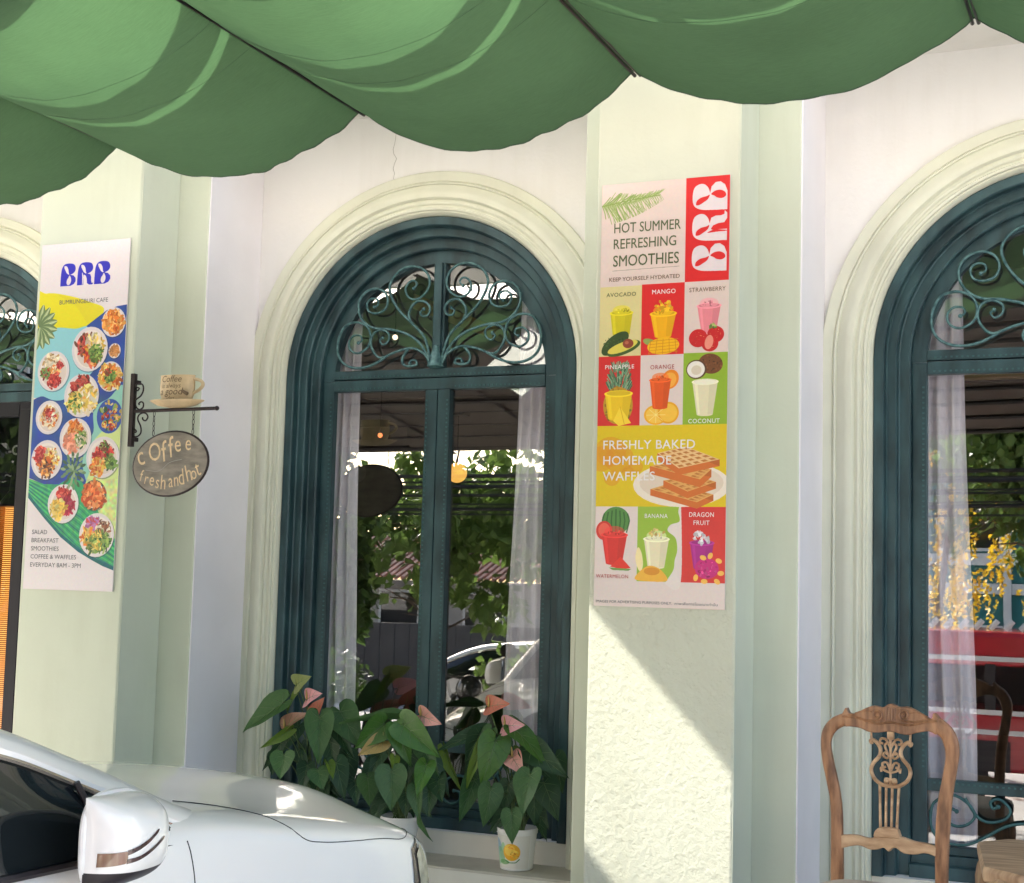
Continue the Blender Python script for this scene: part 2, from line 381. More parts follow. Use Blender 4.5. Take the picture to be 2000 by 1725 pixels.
# cornice / soffit
m = MB(); m.box(-8.6, 1.7, -0.46, .3, TOPZ, 4.60); m.obj('soffit', SOFF, ROW, bevel=.01)
BLOCKER = thing('unseen_sun_blocker', 'added board and rails above the canopy, out of view, blocking sun and sky', 'sun blocker', (0, 0, 0))
m = MB(); m.box(-12, 5, -2.50, -2.45, 3.68, 6.3); m.obj('blocker_board', SOFF, BLOCKER)  # unseen board, added to keep sun off pilaster tops and inner cloth
m = MB(); m.box(-12, 5, -2.880, -2.815, 3.85, 3.88); m.obj('rail', ROD, BLOCKER)  # added out of view, throws a shade band on the cloth
m = MB(); m.box(-12, 5, -3.010, -2.900, 3.85, 3.88); m.obj('rail', ROD, BLOCKER)  # second added rail, for the wider shade band
for k in range(6):  # brackets and stays of the added blocker
    m = MB(); m.box(-11.2 + k * 3.1, -11.15 + k * 3.1, -2.97, -2.51, 3.82, 3.849); m.obj('bracket', ROD, BLOCKER)
    m = MB(); m.box(-11.5 + k * 1.6, -11.44 + k * 1.6, -2.449, .0, 6.1, 6.16); m.obj('stay', ROD, BLOCKER)
# pilasters
for cx in (-7.97, -4.905, -1.862, 1.20):
    m = MB(); m.box(cx - .488, cx + .500, -.48, .0 - .001, -.05, 4.601); pil = m.obj('pilaster', PILPAINT, ROW, bevel=.006); SM = STUCCO if abs(cx + 1.862) < .01 else PILPAINT
    m = MB(); x0, x1 = cx - .3135, cx + .3135
    N = 14; rows = []
    m.box(x0, x1, -.79, -.478, -.05, 4.601); m.obj('pilaster_face', SM, pil, bevel=.008)
    m = MB(); m.box(cx - .5035, cx - .488, -.02, -.001, 0, 0.001)
# lavender-white return faces of the walls beside each pilaster (sky tint put into the wall paint)
RET = mat('sky_tint_paint', (0.85, 0.82, 0.86), 0.75, var=0.06, vscale=1.8, bump=0.2, bscale=45, bdist=0.004)
for cx in (-4.905, -1.862):
    m = MB(); m.box(cx + .4995, cx + .507, -.474, -.001, -.02, 4.6); m.obj('return_face', RET, ROW)
    m = MB(); m.box(cx + .3125, cx + .3165, -.7845, -.484, -.02, 4.6); m.obj('side_face', PILPAINT, ROW)
m = MB(); m.tube([(-1.343, -.012, .0), (-1.343, -.012, 1.2), (-1.345, -.012, 2.55)], .008, 6); m.obj('dark_strip', mat('dark_brown', (0.06, 0.03, 0.025), .5), ROW)  # thin dark brown upright line beside the moulding
m = MB(); m.tube([(-4.392, -.012, .0), (-4.392, -.012, 2.3)], .004, 6); m.obj('dark_strip', MATS['dark_brown'], ROW)

# surround mouldings
def sweep_profile(cx, R0, prof, zb, n=44, zs=HZ):
    m = MB(); rows = []
    for ins, y in prof:
        rows.append([(x, y, z) for x, z in arc_path(cx, R0 - ins, zb, zs, n)])
    m.grid(rows)
    for side in (0, -1):
        m.add([r[side] for r in rows], [tuple(range(len(rows))) if side == 0 else tuple(reversed(range(len(rows))))])
    return m
SUR = [(0, .001), (0, -.022), (.004, -.026), (.050, -.026), (.054, -.022), (.056, -.030), (.062, -.038), (.068, -.036), (.070, -.028), (.085, -.034),
       (.105, -.050), (.125, -.058), (.142, -.056), (.150, -.046), (.152, -.040), (.158, -.042), (.168, -.050), (.176, -.048), (.180, -.040), (.188, -.040),
       (.196, -.050), (.206, -.048), (.209, -.038), (.216, -.038), (.224, -.030), (.232, -.010), (.233, .02)]
for cx in XC:
    sweep_profile(cx, 1.053, SUR, 0.236 if cx > -5 else 0.0, 64).obj('arch_moulding', MOULD, ROW, smooth=True, sharp=.5)

# sills
for cx in XC[1:]:
    m = MB(); m.box(cx - .98, cx + .99, -.29, .06, .0, .235)
    s_ = m.obj('window_sill', SILL, ROW, bevel=.006)
    m = MB(); m.box(cx - .98, cx + .99, -.296, -.2905, .0, .224); m.obj('sill_front', CREAM, s_)
    m = MB(); m.box(cx - .822, cx + .822, -.006, .05, .236, .3449); m.obj('sill_riser', CREAM, s_)

# crack in the plaster above the middle arch
m = MB(); rr = random.Random(3)
cr = [(-3.60 + rr.uniform(-.008, .008) + .006 * math.sin(k * 1.1), -.0008, 3.93 - k * .026) for k in range(14)]
m.tube(cr, .0011, 4); m.obj('crack', mat('crack_dark', (.30, .28, .25), .9), ROW)

# ---- windows
CURV = {
'S1':[(0.032, 2.681), (0.045, 2.746), (0.073, 2.82), (0.143, 2.891), (0.221, 2.962), (0.269, 3.034), (0.283, 3.098), (0.251, 3.156), (0.184, 3.192), (0.112, 3.187), (0.062, 3.148), (0.049, 3.093), (0.076, 3.044), (0.128, 3.018), (0.173, 3.034), (0.189, 3.075), (0.171, 3.109), (0.14, 3.118), (0.124, 3.098), (0.142, 3.076)],
'S1b':[(0.138, 2.882), (0.164, 2.927), (0.155, 2.974), (0.118, 3.007), (0.072, 3.002), (0.043, 2.971), (0.054, 2.933), (0.085, 2.927), (0.098, 2.949), (0.079, 2.964)],
'S2':[(0.034, 2.681), (0.085, 2.773), (0.165, 2.834), (0.275, 2.867), (0.364, 2.876), (0.423, 2.906), (0.461, 2.959), (0.464, 3.023), (0.428, 3.071), (0.368, 3.088), (0.314, 3.068), (0.292, 3.019), (0.311, 2.971), (0.362, 2.955), (0.406, 2.971), (0.415, 3.012), (0.389, 3.035), (0.355, 3.029), (0.35, 3.002), (0.371, 2.989)],
'S3':[(0.037, 2.677), (0.066, 2.727), (0.137, 2.761), (0.228, 2.748), (0.319, 2.717), (0.368, 2.752), (0.386, 2.807), (0.365, 2.853), (0.32, 2.865), (0.28, 2.843), (0.281, 2.806), (0.312, 2.787), (0.331, 2.809), (0.316, 2.823)],
'S4':[(0.279, 2.73), (0.35, 2.690), (0.42, 2.669), (0.495, 2.672), (0.556, 2.705), (0.583, 2.761), (0.578, 2.834), (0.541, 2.896), (0.472, 2.913), (0.413, 2.888), (0.387, 2.834), (0.402, 2.778), (0.457, 2.747), (0.505, 2.765), (0.516, 2.81), (0.489, 2.841), (0.449, 2.839), (0.44, 2.814), (0.46, 2.802)],
'S5':[(0.162, 2.756), (0.194, 2.713), (0.185, 2.675), (0.146, 2.668), (0.111, 2.675), (0.117, 2.697), (0.144, 2.696), (0.15, 2.683)]}
SCR = []
for k, v in CURV.items():
    for sgn in (1, -1):
        m = MB(); pts = spline([(sgn * x, 0, z) for x, z in v], 5)
        n = len(pts); m.tube(pts, [.0074 * (1 - .30 * (i / n) ** 2) for i in range(n)], 6, flat=1.0)
        m.ball(pts[-1], .010, 8, 6)
        SCR.append(m.mesh('scroll', TEALI, True, 1.2))
LOWC = {
'A':[(-0.59, .60), (-0.575, .66), (-0.5, 0.699), (-0.43, 0.665), (-0.405, 0.615), (-0.44, 0.575), (-0.493, 0.569), (-0.53, .60), (-.51, .64), (-.48, .63)],
'B':[(-0.59, 0.628), (-.585, .55), (-0.539, 0.498), (-0.446, 0.490), (-0.362, 0.530), (-0.271, 0.585), (-.18, .60), (-.11, .56), (-.10, .50), (-.15, .46), (-.20, .48), (-.20, .52), (-.17, .525)],
'C':[(-0.445, 0.69), (-0.392, 0.613), (-0.339, 0.595), (-0.278, 0.615), (-0.259, 0.655), (-0.301, 0.695), (-0.339, 0.682), (-0.330, 0.655), (-0.308, 0.663)]}
LOWS = []
for k, v in LOWC.items():
    for sgn in (1, -1):
        m = MB(); pts = spline([(sgn * x, 0, z) for x, z in v], 5); m.tube(pts, .0070, 6); m.ball(pts[-1], .010, 8, 6)
        LOWS.append(m.mesh('scroll', TEALD, True, 1.2))
FR = [(0, .04), (0, -.014), (.004, -.018), (.040, -.018), (.046, -.012), (.048, .030), (.054, .036), (.088, .036), (.094, .042), (.096, .078), (.102, .082),
      (.140, .082), (.147, .088), (.149, .16)]
def flat_arch(cx, Ro, Ri, z0, y0, y1, n=40):
    """half ring, front y0, back y1, starting at height z0 >= spring"""
    m = MB(); rows = [[], [], [], []]
    for i in range(n + 1):
        a = PI * i / n
        for r, R, y in ((rows[0], Ro, y1), (rows[1], Ro, y0), (rows[2], Ri, y0), (rows[3], Ri, y1)):
            r.append((cx - R * math.cos(a), y, HZ + R * math.sin(a)))
    m.grid(rows); return m
def rivets(m, p0, p1, step=.023, s=.0045, y=.112):
    L = math.hypot(p1[0] - p0[0], p1[1] - p0[1]); n = int(L / step)
    for i in range(n):
        t = (i + .5) / n; x = p0[0] + (p1[0] - p0[0]) * t; z = p0[1] + (p1[1] - p0[1]) * t
        m.box(x - s, x + s, y, y + .004, z - s * .8, z + s * .8)
RNG = random.Random(11)
def pane(name, x0, x1, z0, z1, parent, y=.150, g=None):
    m = MB(); t = math.radians(RNG.uniform(-.12, .12)); w = (x1 - x0)
    m.add([(x0, y, z0), (x1, y + math.tan(t) * w, z0), (x1, y + math.tan(t) * w, z1), (x0, y, z1)], [(0, 1, 2, 3)])
    return m.obj(name, g or GLASS, parent)
def window(cx, zb=.345, door=False):
    w = sweep_profile(cx, .820, FR, zb, 56); 
    w = w.obj('door' if door else 'window', TEAL, ROW, smooth=True, sharp=.45)
    B = .120
    # arched sash head
    m = flat_arch(cx, .672, .606, HZ, B, .165); m.obj('fanlight_rail', TEAL, w, smooth=True, sharp=.5)
    # crossbars
    m = MB(); m.box(cx - .606, cx + .606, B - .008, .165, 2.609, 2.655); m.obj('crossbar', TEAL, w, bevel=.004)
    m = MB(); m.box(cx - .606, cx + .606, B - .004, .165, 2.545, 2.604); m.obj('casement_top_rail', TEAL if not door else TEAL, w, bevel=.004)
    m = MB(); m.box(cx - .020, cx + .020, B - .015, .165, 2.655, HZ + .606); m.box(cx - .034, cx + .034, B, .165, 2.655, HZ + .604)
    m.obj('fanlight_mullion', TEAL, w, bevel=.003)
    m = MB(); m.lathe([(.03, 0), (.045, .01), (.03, .06), (.012, .12)], 12, cx, B - .02, 2.652); m.obj('scroll_foot', TEALI, w, smooth=True)
    for sgn in (-1, 1):   # fanlight pane halves
        m = MB(); n = 20; pts = [(cx + sgn * .02, .150, 2.64)] + [(cx + sgn * .612 * math.cos(PI / 2 * i / n), .150 + sgn * .0006 * i / n, max(2.64, HZ + .612 * math.sin(PI / 2 * i / n))) for i in range(n + 1)]
        m.add(pts, [tuple(range(len(pts)))]); m.obj('pane', GLASS, w)
    for me in SCR: kid(me, 'scroll', w, (cx, B - .018, 0))
    rv = MB()
    if not door:
        for sgn in (-1, 1):
            m = MB(); m.box(*sorted((cx + sgn * .606, cx + sgn * .672)), B, .165, zb + .0, HZ); m.obj('stile', TEAL, w, bevel=.004)
            m = MB(); m.box(*sorted((cx + sgn * .0025 + .008, cx + sgn * .072 + .008)), B - (.004 if sgn > 0 else 0), .165, .445, 2.544); m.obj('meeting_stile', TEAL, w, bevel=.004)
            a, b = sorted((cx + sgn * .606, cx + sgn * .072 + .008))
            m = MB(); m.box(a, b, B, .165, .709, .760); m.obj('lock_rail', TEAL, w, bevel=.004)
            m = MB(); m.box(a, b, B, .165, .440, .475); m.obj('bottom_rail', TEAL, w, bevel=.003)
            pane('pane', a, b, .755, 2.55, w); pane('pane', a, b, .47, .712, w)
            rivets(rv, (cx + sgn * .622, .80), (cx + sgn * .622, 2.50), y=B - .003)
            rivets(rv, (cx + sgn * .058 + .008, .80), (cx + sgn * .058 + .008, 2.50), y=B - .007)
            rivets(rv, (a + .02, .745), (b - .02, .745), y=B - .003)
            rivets(rv, (a + .02, 2.560), (b - .02, 2.560), y=B - .007)
        rivets(rv, (cx - .58, 2.622), (cx + .58, 2.622), y=B - .011)
        rivets(rv, (cx - .745, .5), (cx - .745, 2.6), y=.079); rivets(rv, (cx + .745, .5), (cx + .745, 2.6), y=.079)
        for me in LOWS: kid(me, 'scroll', w, (cx, B - .006, 0))
        m = MB(); m.box(cx - .672, cx + .672, .10, .17, zb, .438); m.box(cx - .672, cx + .672, .04, .10, zb, .40); m.obj('frame_base', TEAL, w, bevel=.004)
        tag(rv.obj('rivets', TEALD, w), kind='stuff')
    else:
        m = MB(); m.box(cx + .33, cx + .606, .118, .17, zb, 2.544); m.box(cx - .606, cx - .33, .118, .17, zb, 2.544); m.box(cx - .33, cx + .33, .118, .17, 2.46, 2.544)
        m.box(cx + .345, cx + .42, .108, .118, zb, 2.50)
        m.obj('black_frame', BLACKFR, w, bevel=.004)
        for sgn in (-1, 1):
            m = MB(); m.box(*sorted((cx + sgn * .606, cx + sgn * .672)), B, .165, zb, HZ); m.obj('stile', TEAL, w, bevel=.004)
        pane('pane', cx - .33, cx + .33, zb, 2.47, w, .160, DOORG)
    return w
W0 = window(XC[0], .02, True); W1 = window(XC[1]); W2 = window(XC[2])

# ---- interior of the cafe
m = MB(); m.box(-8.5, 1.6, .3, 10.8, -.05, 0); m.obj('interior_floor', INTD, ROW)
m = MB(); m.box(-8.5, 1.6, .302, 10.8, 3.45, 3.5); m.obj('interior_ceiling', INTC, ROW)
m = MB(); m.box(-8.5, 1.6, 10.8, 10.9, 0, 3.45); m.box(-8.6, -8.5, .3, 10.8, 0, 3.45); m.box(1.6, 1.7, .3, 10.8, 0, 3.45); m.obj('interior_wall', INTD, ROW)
m = MB(); m.box(-8.45, 1.55, 2.2, 2.32, 2.92, 3.449); m.obj('ceiling_beam', INTC, ROW)
m = MB(); m.box(-1.9, 1.55, 2.13, 2.198, 2.80, 2.90); m.obj('ceiling_beam', OCHRE, ROW)
m = MB(); m.add([(-4.35, 1.7, 3.30), (-3.45, 2.7, 2.95), (-3.45, 2.7, 3.03), (-4.35, 1.7, 3.40)], [(0, 1, 2, 3)])
m.add([(-4.35, 1.76, 3.30), (-3.45, 2.76, 2.95), (-3.45, 2.76, 3.03), (-4.35, 1.76, 3.40)], [(3, 2, 1, 0)]); m.obj('ceiling_beam', OCHRE, ROW)
m = MB()
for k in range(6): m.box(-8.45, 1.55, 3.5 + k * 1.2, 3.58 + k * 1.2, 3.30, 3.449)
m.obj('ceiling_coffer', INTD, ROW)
GLOW = mat('lamp_glow', (1, .7, .3), emit=(1.0, 0.52, 0.10), estr=.27)
WARM = mat('downlight_glow', (1, .9, .8), emit=(1.0, 0.72, 0.52), estr=.6)
AMB = mat('amber_glow', (1, .6, .2), emit=(1.0, 0.52, 0.12), estr=.75)
def pendant(x, y, z, zc, r, label, lit=True):
    t = thing('pendant_lamp', label, 'lamp', (x, y, z))
    m = MB(); rows = []
    for i in range(19):
        a = PI * i / 18; q = r * math.sin(a) * (1 + .02 * (i % 2)); rows.append((max(q, .004), -r * math.cos(a)))
    m.lathe(rows, 24); m.obj('lamp_shade', GLOW if lit else INTC, t, smooth=True)
    m = MB(); m.tube([(0, 0, r), (0, 0, zc - z)], .006, 6); m.obj('cord', IRON, t)
    m = MB(); m.box(-.09, .09, -.09, .09, zc - z - .05, zc - z); m.obj('ceiling_plate', IRON, t)
pendant(-7.12, 8.2, 2.75, 3.44, .112, 'round yellow paper lantern glowing behind the right pane of the middle window')
pendant(-6.2, 4.3, 2.45, 3.44, .085, 'unlit pendant lamp on a long cord behind the left pane of the middle window', False)
for (x, y, lab) in ((-1.55, 8.0, 'left one of two round ceiling spots in the right window'), (-1.28, 8.0, 'round ceiling spot nearest the right frame edge in the right window')):
    t = thing('ceiling_spot', lab, 'ceiling light', (x, y, 3.43), group='ceiling spots inside the right window')
    m = MB(); m.lathe([(.075, 0), (.075, -.008)], 20); m.obj('diffuser', WARM, t)
    m = MB(); m.lathe([(.10, .018), (.10, -.012), (.078, -.012), (.078, .01)], 20, cap=False); m.obj('trim_ring', IRON, t)
for (x, y, z, lab) in ((-4.42, 1.6, 3.10, 'small warm bulb shining in the fanlight of the middle window'), (-5.05, 2.6, 2.58, 'small reddish bulb glowing in the left pane of the middle window')):
    t = thing('light_bulb', lab, 'bulb', (x, y, z)); m = MB(); m.ball((0, 0, 0), .018, 10, 8); m.obj('bulb', WARM if z > 3 else mat('red_glow', (1, .4, .2), emit=(1, .25, .08), estr=.5), t, smooth=True)
    m = MB(); m.tube([(0, 0, .016), (0, 0, .05)], .010, 8); m.tube([(0, 0, .05), (0, 0, 3.44 - z)], .003, 5); m.obj('socket', IRON, t)

def curtain(x0, x1, x0b, x1b, zt, zb, label, seed, y=.26):
    rr = random.Random(seed); m = MB(); rows = []; n = 40; f = rr.uniform(3.2, 4.2)
    for j in range(25):
        t = j / 24; z = zt + (zb - zt) * t; a = x0 + (x0b - x0) * t; b = x1 + (x1b - x1) * t; r = []
        for i in range(n + 1):
            u = i / n; w = .016 * math.sin(u * f * 2 * PI + .5 * math.sin(t * 3)) + .005 * math.sin(u * 9 * PI + t * 4)
            r.append((a + (b - a) * u + .012 * math.sin(t * 7 + u * 3) * t, y + w * (1 + .6 * t), z))
        rows.append(r)
    m.grid(rows); o = m.obj('curtain', CURT, smooth=True, sharp=3)
    return tag(o, label, 'curtain', 'sheer curtains behind the arched windows')
curtain(-4.10, -3.91, -4.08, -3.875, 3.15, .44, 'white sheer curtain at the left edge of the middle window', 1)
curtain(-2.965, -2.76, -3.02, -2.76, 3.15, .44, 'white sheer curtain at the right edge of the middle window', 2)
curtain(-1.02, -.785, -.98, -.715, 3.15, .42, 'white sheer curtain at the left edge of the right window', 3)

# hanging ornament, sign and small shelf seen through the left pane
t = thing('white_bracket', 'white square bracket frame standing on a brown post inside the middle window', 'bracket', (-4.42, .96, 1.57))
WHITE = mat('white_gloss', (.8, .8, .78), .4)
m = MB(); m.box(-.07, .07, -.02, .02, -.03, 0); m.box(-.07, -.04, -.02, .02, -.16, -.0305); m.box(.04, .07, -.02, .02, -.18, -.0305); m.obj('frame', WHITE, t, bevel=.003)
m = MB(); m.box(-.03, -.005, .0, .03, 0.001, .22); m.obj('post', WOODS, t)
# lit column and lettering behind the door glass
t = thing('amber_column', 'tall amber lit column glowing behind the black door at far left', 'lamp', (-6.57, .62, .35))
m = MB(); rows = []
for k in range(81): rows.append((.075 + .006 * (k % 2), k * .02))
m.lathe([(.045, 0), (.045, 1.6)], 20); m.obj('glow_tube', AMB, t, smooth=True)
AMBR = mat('amber_reed', (.50, .22, .06), .5, emit=(1.0, .30, .04), estr=.07)
m = MB()
for k in range(128): m.tube([(.078 * math.cos(2 * PI * q / 16), .078 * math.sin(2 * PI * q / 16), .008 + k * .0125) for q in range(16)], .0042, 4, closed=True, up=(0, 0, 1))
tag(m.obj('reed_rings', AMBR, t, smooth=True), kind='stuff')
m = MB(); m.lathe([(.10, -.35), (.10, -.002)], 16); m.lathe([(.10, 1.602), (.03, 1.70), (.015, 1.85)], 16); m.obj('cap', BLACKFR, t)
t = thing('dark_cabinet', 'black cabinet with white lettering COOL behind the door glass', 'cabinet', (-6.55, .80, 1.0))
m = MB(); m.box(-.5, .5, 0, .5, -1, 1.9); m.obj('cabinet_body', BLACKFR, t)
INKW = mat('white_print', (.75, .75, .72), .6)
text('-COOL', 'lettering', t, .085, INKW, (-.12, -.14, 1.285), bold=.002)
text('~~\u223f~~', 'lettering', t, .12, INKW, (-.14, -.14, 1.12))
# ------------------------------------------------------------------ canopy
PX = [-9.25, -8.03, -6.79, -5.54, -4.293, -3.036, -1.827, -0.556, 0.69]
PZ = [3.46, 3.465, 3.47, 3.475, 3.500, 3.530, 3.563, 3.610, 3.63]
YW = -1.34          # wall-side end of the cloth
def pole_z(i, y):
    z = PZ[i] + (0.02 * min(1, max(0, (YW - y) / 3)))
    if y < -3.0: z -= (-3.0 - y) ** 1.25 * .100
    return z
CAN = thing('fabric_canopy', 'green cloth canopy sagging in swags between dark poles above the parked car', 'canopy', (0, 0, 0))
ysamp = [YW - .02 * k for k in range(0, 6)] + [YW - .12 - .10 * k for k in range(1, 18)] + [-3.205]
for i in range(len(PX) - 1):
    rr = random.Random(40 + i); ph = [rr.uniform(0, 6) for _ in range(4)]
    NU = 44; sag0 = 0.212 + (0.01 if i == 5 else 0) ; amp = rr.uniform(.8, 1.2)
    if i == 4: sag0 = .200
    if i == 6: sag0 = .205
    def P(u, y, endw=True):
        xa, xb = PX[i], PX[i + 1]; x = xa + (xb - xa) * u
        za, zb = pole_z(i, y), pole_z(i + 1, y); s = 4 * u * (1 - u)
        t = (YW - y); sg = sag0 * (1 + .04 * math.sin(t * 1.3 + ph[0])) + .010 * math.sin(t * 4 + ph[1])
        s2 = s ** .93
        z = za + (zb - za) * u - sg * s2
        z += .0022 * math.sin(u * 19 + t * 3 + ph[2]) * s + .0016 * math.sin(u * 37 - t * 5 + ph[3]) * s
        z += .006 * math.sin(t * 9 + u * 5 + ph[0]) * math.exp(-min(u, 1 - u) / .09) * min(1, min(u, 1 - u) / .03) + .003 * math.sin(t * 23 + u * 11) * math.exp(-min(u, 1 - u) / .05) * min(1, min(u, 1 - u) / .02)
        e = math.exp(-t / .05)
        z += e * (.0022 * math.sin(u * 23 + ph[1]) + .0022 * math.sin(u * 47 + ph[0] + 2 * math.sin(u * 9))) * min(1, s * 3) * amp
        yy = y + e * (.010 * math.sin(u * 17 + ph[2] + math.sin(u * 6)) + .006 * math.sin(u * 63)) * min(1, s * 3) + .05 * math.exp(-t / .4) * (s - .6) * .5
        return (x, yy, z)
    m = MB(); us = [k / NU for k in range(NU + 1)]
    m.grid([[P(u, y) for u in us] for y in ysamp])
    o = m.obj('cloth', CLOTH, CAN, smooth=True, sharp=3)
    # rolled hem at the scalloped end
    m = MB(); m.tube([Vector(P(u, YW)) + Vector((0, 0, .001)) for u in us], .0042, 6); m.obj('hem', CLOTHE, o, smooth=True)
    # faint seams across the cloth
    if 2 < i < 8:
        m = MB()
        for yy in (-2.42, -2.16): m.tube([Vector(P(u, yy)) - Vector((0, 0, .001)) for u in us], .0007, 4)
        m.obj('seam', CLOTHE, o)
for i in range(len(PX)):
    for s in (-1, 1):
        m = MB(); m.tube([(PX[i] + s * .011, y, pole_z(i, y) - .004) for y in (YW + .035, -2, -3, -4, -5, -6, -7.15)], .0075, 8)
        m.obj('pole', ROD, CAN, smooth=True)

# the brown sheet roof over the parking bays carries on where the cloth ends
CPT = thing('parking_roof', 'dark brown sheet roof over the parking bays, seen only mirrored in the windows', 'roof', (0, 0, 0))
BROWN = mat('brown_sheet', (.085, .068, .052), .7, var=.25, vscale=3)
def near(x): return -3.27 + (x + 4.293) * 1.21  # added slot, its edges shaped to drop the sun patch on the pilaster
def far(x): return -4.13 + (x + 4.293) * 1.21
def rz_(x, y):
    for i in range(len(PX) - 1):
        if PX[i] <= x <= PX[i + 1] + 1e-6: return pole_z(i, y) + (pole_z(i + 1, y) - pole_z(i, y)) * (x - PX[i]) / (PX[i + 1] - PX[i]) + .012
    return pole_z(0, y)
XL = -5.235
def sheet(xs, fa, fb, n, name, m_, par):
    m = MB(); m.grid([[(x, fa(x) + (fb(x) - fa(x)) * k / n, rz_(x, fa(x) + (fb(x) - fa(x)) * k / n)) for x in xs] for k in range(n + 1)]); return m.obj(name, m_, par, smooth=True, sharp=3)
c32 = lambda x: -3.19; c71 = lambda x: -7.1
sheet([XL - (XL + 9.25) * k / 8 for k in range(9)][::-1], c32, c71, 14, 'roof_sheet', BROWN, CPT)
sheet([-4.293 + 4.983 * k / 12 for k in range(13)], c32, c71, 14, 'roof_sheet', BROWN, CPT)
sheet([XL + (-4.293 - XL) * k / 6 for k in range(7)], c32, near, 5, 'roof_sheet', BROWN, CPT)
sheet([XL + (-4.293 - XL) * k / 6 for k in range(7)], far, c71, 10, 'roof_sheet', BROWN, CPT)
sheet([XL + (-4.293 - XL) * k / 6 for k in range(7)], near, far, 3, 'sun_slot_dimmer', SUNDIM, CPT)  # added in the slot to dim the sun passing through
for k in range(9):
    y = -3.6 - .42 * k
    for xa, xb in (((-9.2, XL - .02), (-4.25, .66)) if y > -5.4 else ((-9.2, .66),)):
        m = MB(); m.tube([(xa, y, rz_(xa, y) - .03), (xb, y, rz_(xb, y) - .03)], .022, 6); m.obj('purlin', ROD, CPT)

# ------------------------------------------------------------------ printed boards (drawn here, pixel = 1/1.4 mm)
class Art:
    def __init__(s, W, H, k=1.4, bg=(230, 220, 216)):
        s.k = k; s.w = int(W * k); s.h = int(H * k); s.a = np.empty((s.h, s.w, 3), np.float32); s.a[:] = np.array(bg) / 255
        s.r = np.random.RandomState(5)
    def poly(s, pts, c, al=1.0):
        P = np.array(pts, float) * s.k; x0 = max(0, int(P[:, 0].min())); x1 = min(s.w, int(P[:, 0].max()) + 2); y0 = max(0, int(P[:, 1].min())); y1 = min(s.h, int(P[:, 1].max()) + 2)
        if x1 <= x0 or y1 <= y0: return
        X, Y = np.meshgrid(np.arange(x0, x1) + .5, np.arange(y0, y1) + .5); I = np.zeros(X.shape, bool)
        for i in range(len(P)):
            xa, ya = P[i - 1]; xb, yb = P[i]
            if ya == yb: continue
            I ^= ((ya > Y) != (yb > Y)) & (X < (xb - xa) * (Y - ya) / (yb - ya) + xa)
        col = np.array(c) / 255.; R = s.a[y0:y1, x0:x1]; R[I] = R[I] * (1 - al) + col * al
    def ell(s, cx, cy, rx, ry, c, al=1.0, rot=0, n=28):
        ca, sa = math.cos(rot), math.sin(rot)
        s.poly([(cx + rx * math.cos(t) * ca - ry * math.sin(t) * sa, cy + rx * math.cos(t) * sa + ry * math.sin(t) * ca) for t in np.linspace(0, 2 * PI, n, endpoint=False)], c, al)
    def rect(s, x0, y0, x1, y1, c, al=1.0): s.poly([(x0, y0), (x1, y0), (x1, y1), (x0, y1)], c, al)
    def smooth(s, pts, c, al=1.0, n=6): 
        s.poly([(p.x, p.y) for p in spline([(a, b, 0) for a, b in pts], n, closed=True)], c, al)
    def line(s, pts, w, c, al=1.0):
        for (a, b), (d, e) in zip(pts, pts[1:]):
            L = math.hypot(d - a, e - b) or 1; nx, ny = -(e - b) / L * w / 2, (d - a) / L * w / 2
            s.poly([(a + nx, b + ny), (d + nx, e + ny), (d - nx, e - ny), (a - nx, b - ny)], c, al)
    def blobs(s, cx, cy, rx, ry, pal, n, sz=.16, el=1.6):
        for _ in range(n):
            t = s.r.uniform(0, 2 * PI); q = math.sqrt(s.r.uniform(0, 1)); c = pal[s.r.randint(len(pal))]; j = s.r.uniform(.8, 1.12)
            z = sz * (rx + ry) / 2 * s.r.uniform(.5, 1.3)
            s.ell(cx + rx * q * math.cos(t), cy + ry * q * math.sin(t), z * el * s.r.uniform(.6, 1), z * s.r.uniform(.5, .9), [min(255, v * j) for v in c], .92, s.r.uniform(0, PI), 12)
    def plate(s, cx, cy, r, groups, rim=(226, 214, 214), n=70, sz=.15):
        s.ell(cx + 4, cy + 5, r * 1.03, r * 1.03, (40, 50, 70), .35); s.ell(cx, cy, r, r * 1.02, rim); s.ell(cx, cy, r * .86, r * .87, (238, 226, 220)); s.ell(cx + r * .05, cy + r * .05, r * .78, r * .78, (222, 206, 198))
        for dx, dy, rr, pal in groups:
            s.ell(cx + dx * r * .8, cy + dy * r * .8, rr * r * 1.0, rr * r * 1.0, pal[0], .75); s.blobs(cx + dx * r * .8, cy + dy * r * .8, rr * r * 1.2, rr * r * 1.2, pal, int(n * rr * 2.4), sz * 1.1, 1.9)
    def grad(s, x0, y0, x1, y1, amp, sc=30):
        X = int(x0 * s.k); Y = int(y0 * s.k); X1 = int(x1 * s.k); Y1 = int(y1 * s.k)
        h, w = Y1 - Y, X1 - X; gh, gw = max(2, h // sc), max(2, w // sc); n = s.r.uniform(-1, 1, (gh + 1, gw + 1, 3))
        yy = np.linspace(0, gh - .001, h); xx = np.linspace(0, gw - .001, w); yi = yy.astype(int); xi = xx.astype(int); fy = (yy - yi)[:, None, None]; fx = (xx - xi)[None, :, None]
        v = n[yi][:, xi] * (1 - fy) * (1 - fx) + n[yi + 1][:, xi] * fy * (1 - fx) + n[yi][:, xi + 1] * (1 - fy) * fx + n[yi + 1][:, xi + 1] * fy * fx
        s.a[Y:Y1, X:X1] *= (1 + amp * v)
    def image(s, name):
        im = bpy.data.images.new(name, s.w, s.h); px = np.ones((s.h, s.w, 4), np.float32); px[..., :3] = np.clip(s.a[::-1], 0, 1)
        im.pixels.foreach_set(px.ravel()); im.pack(); return im
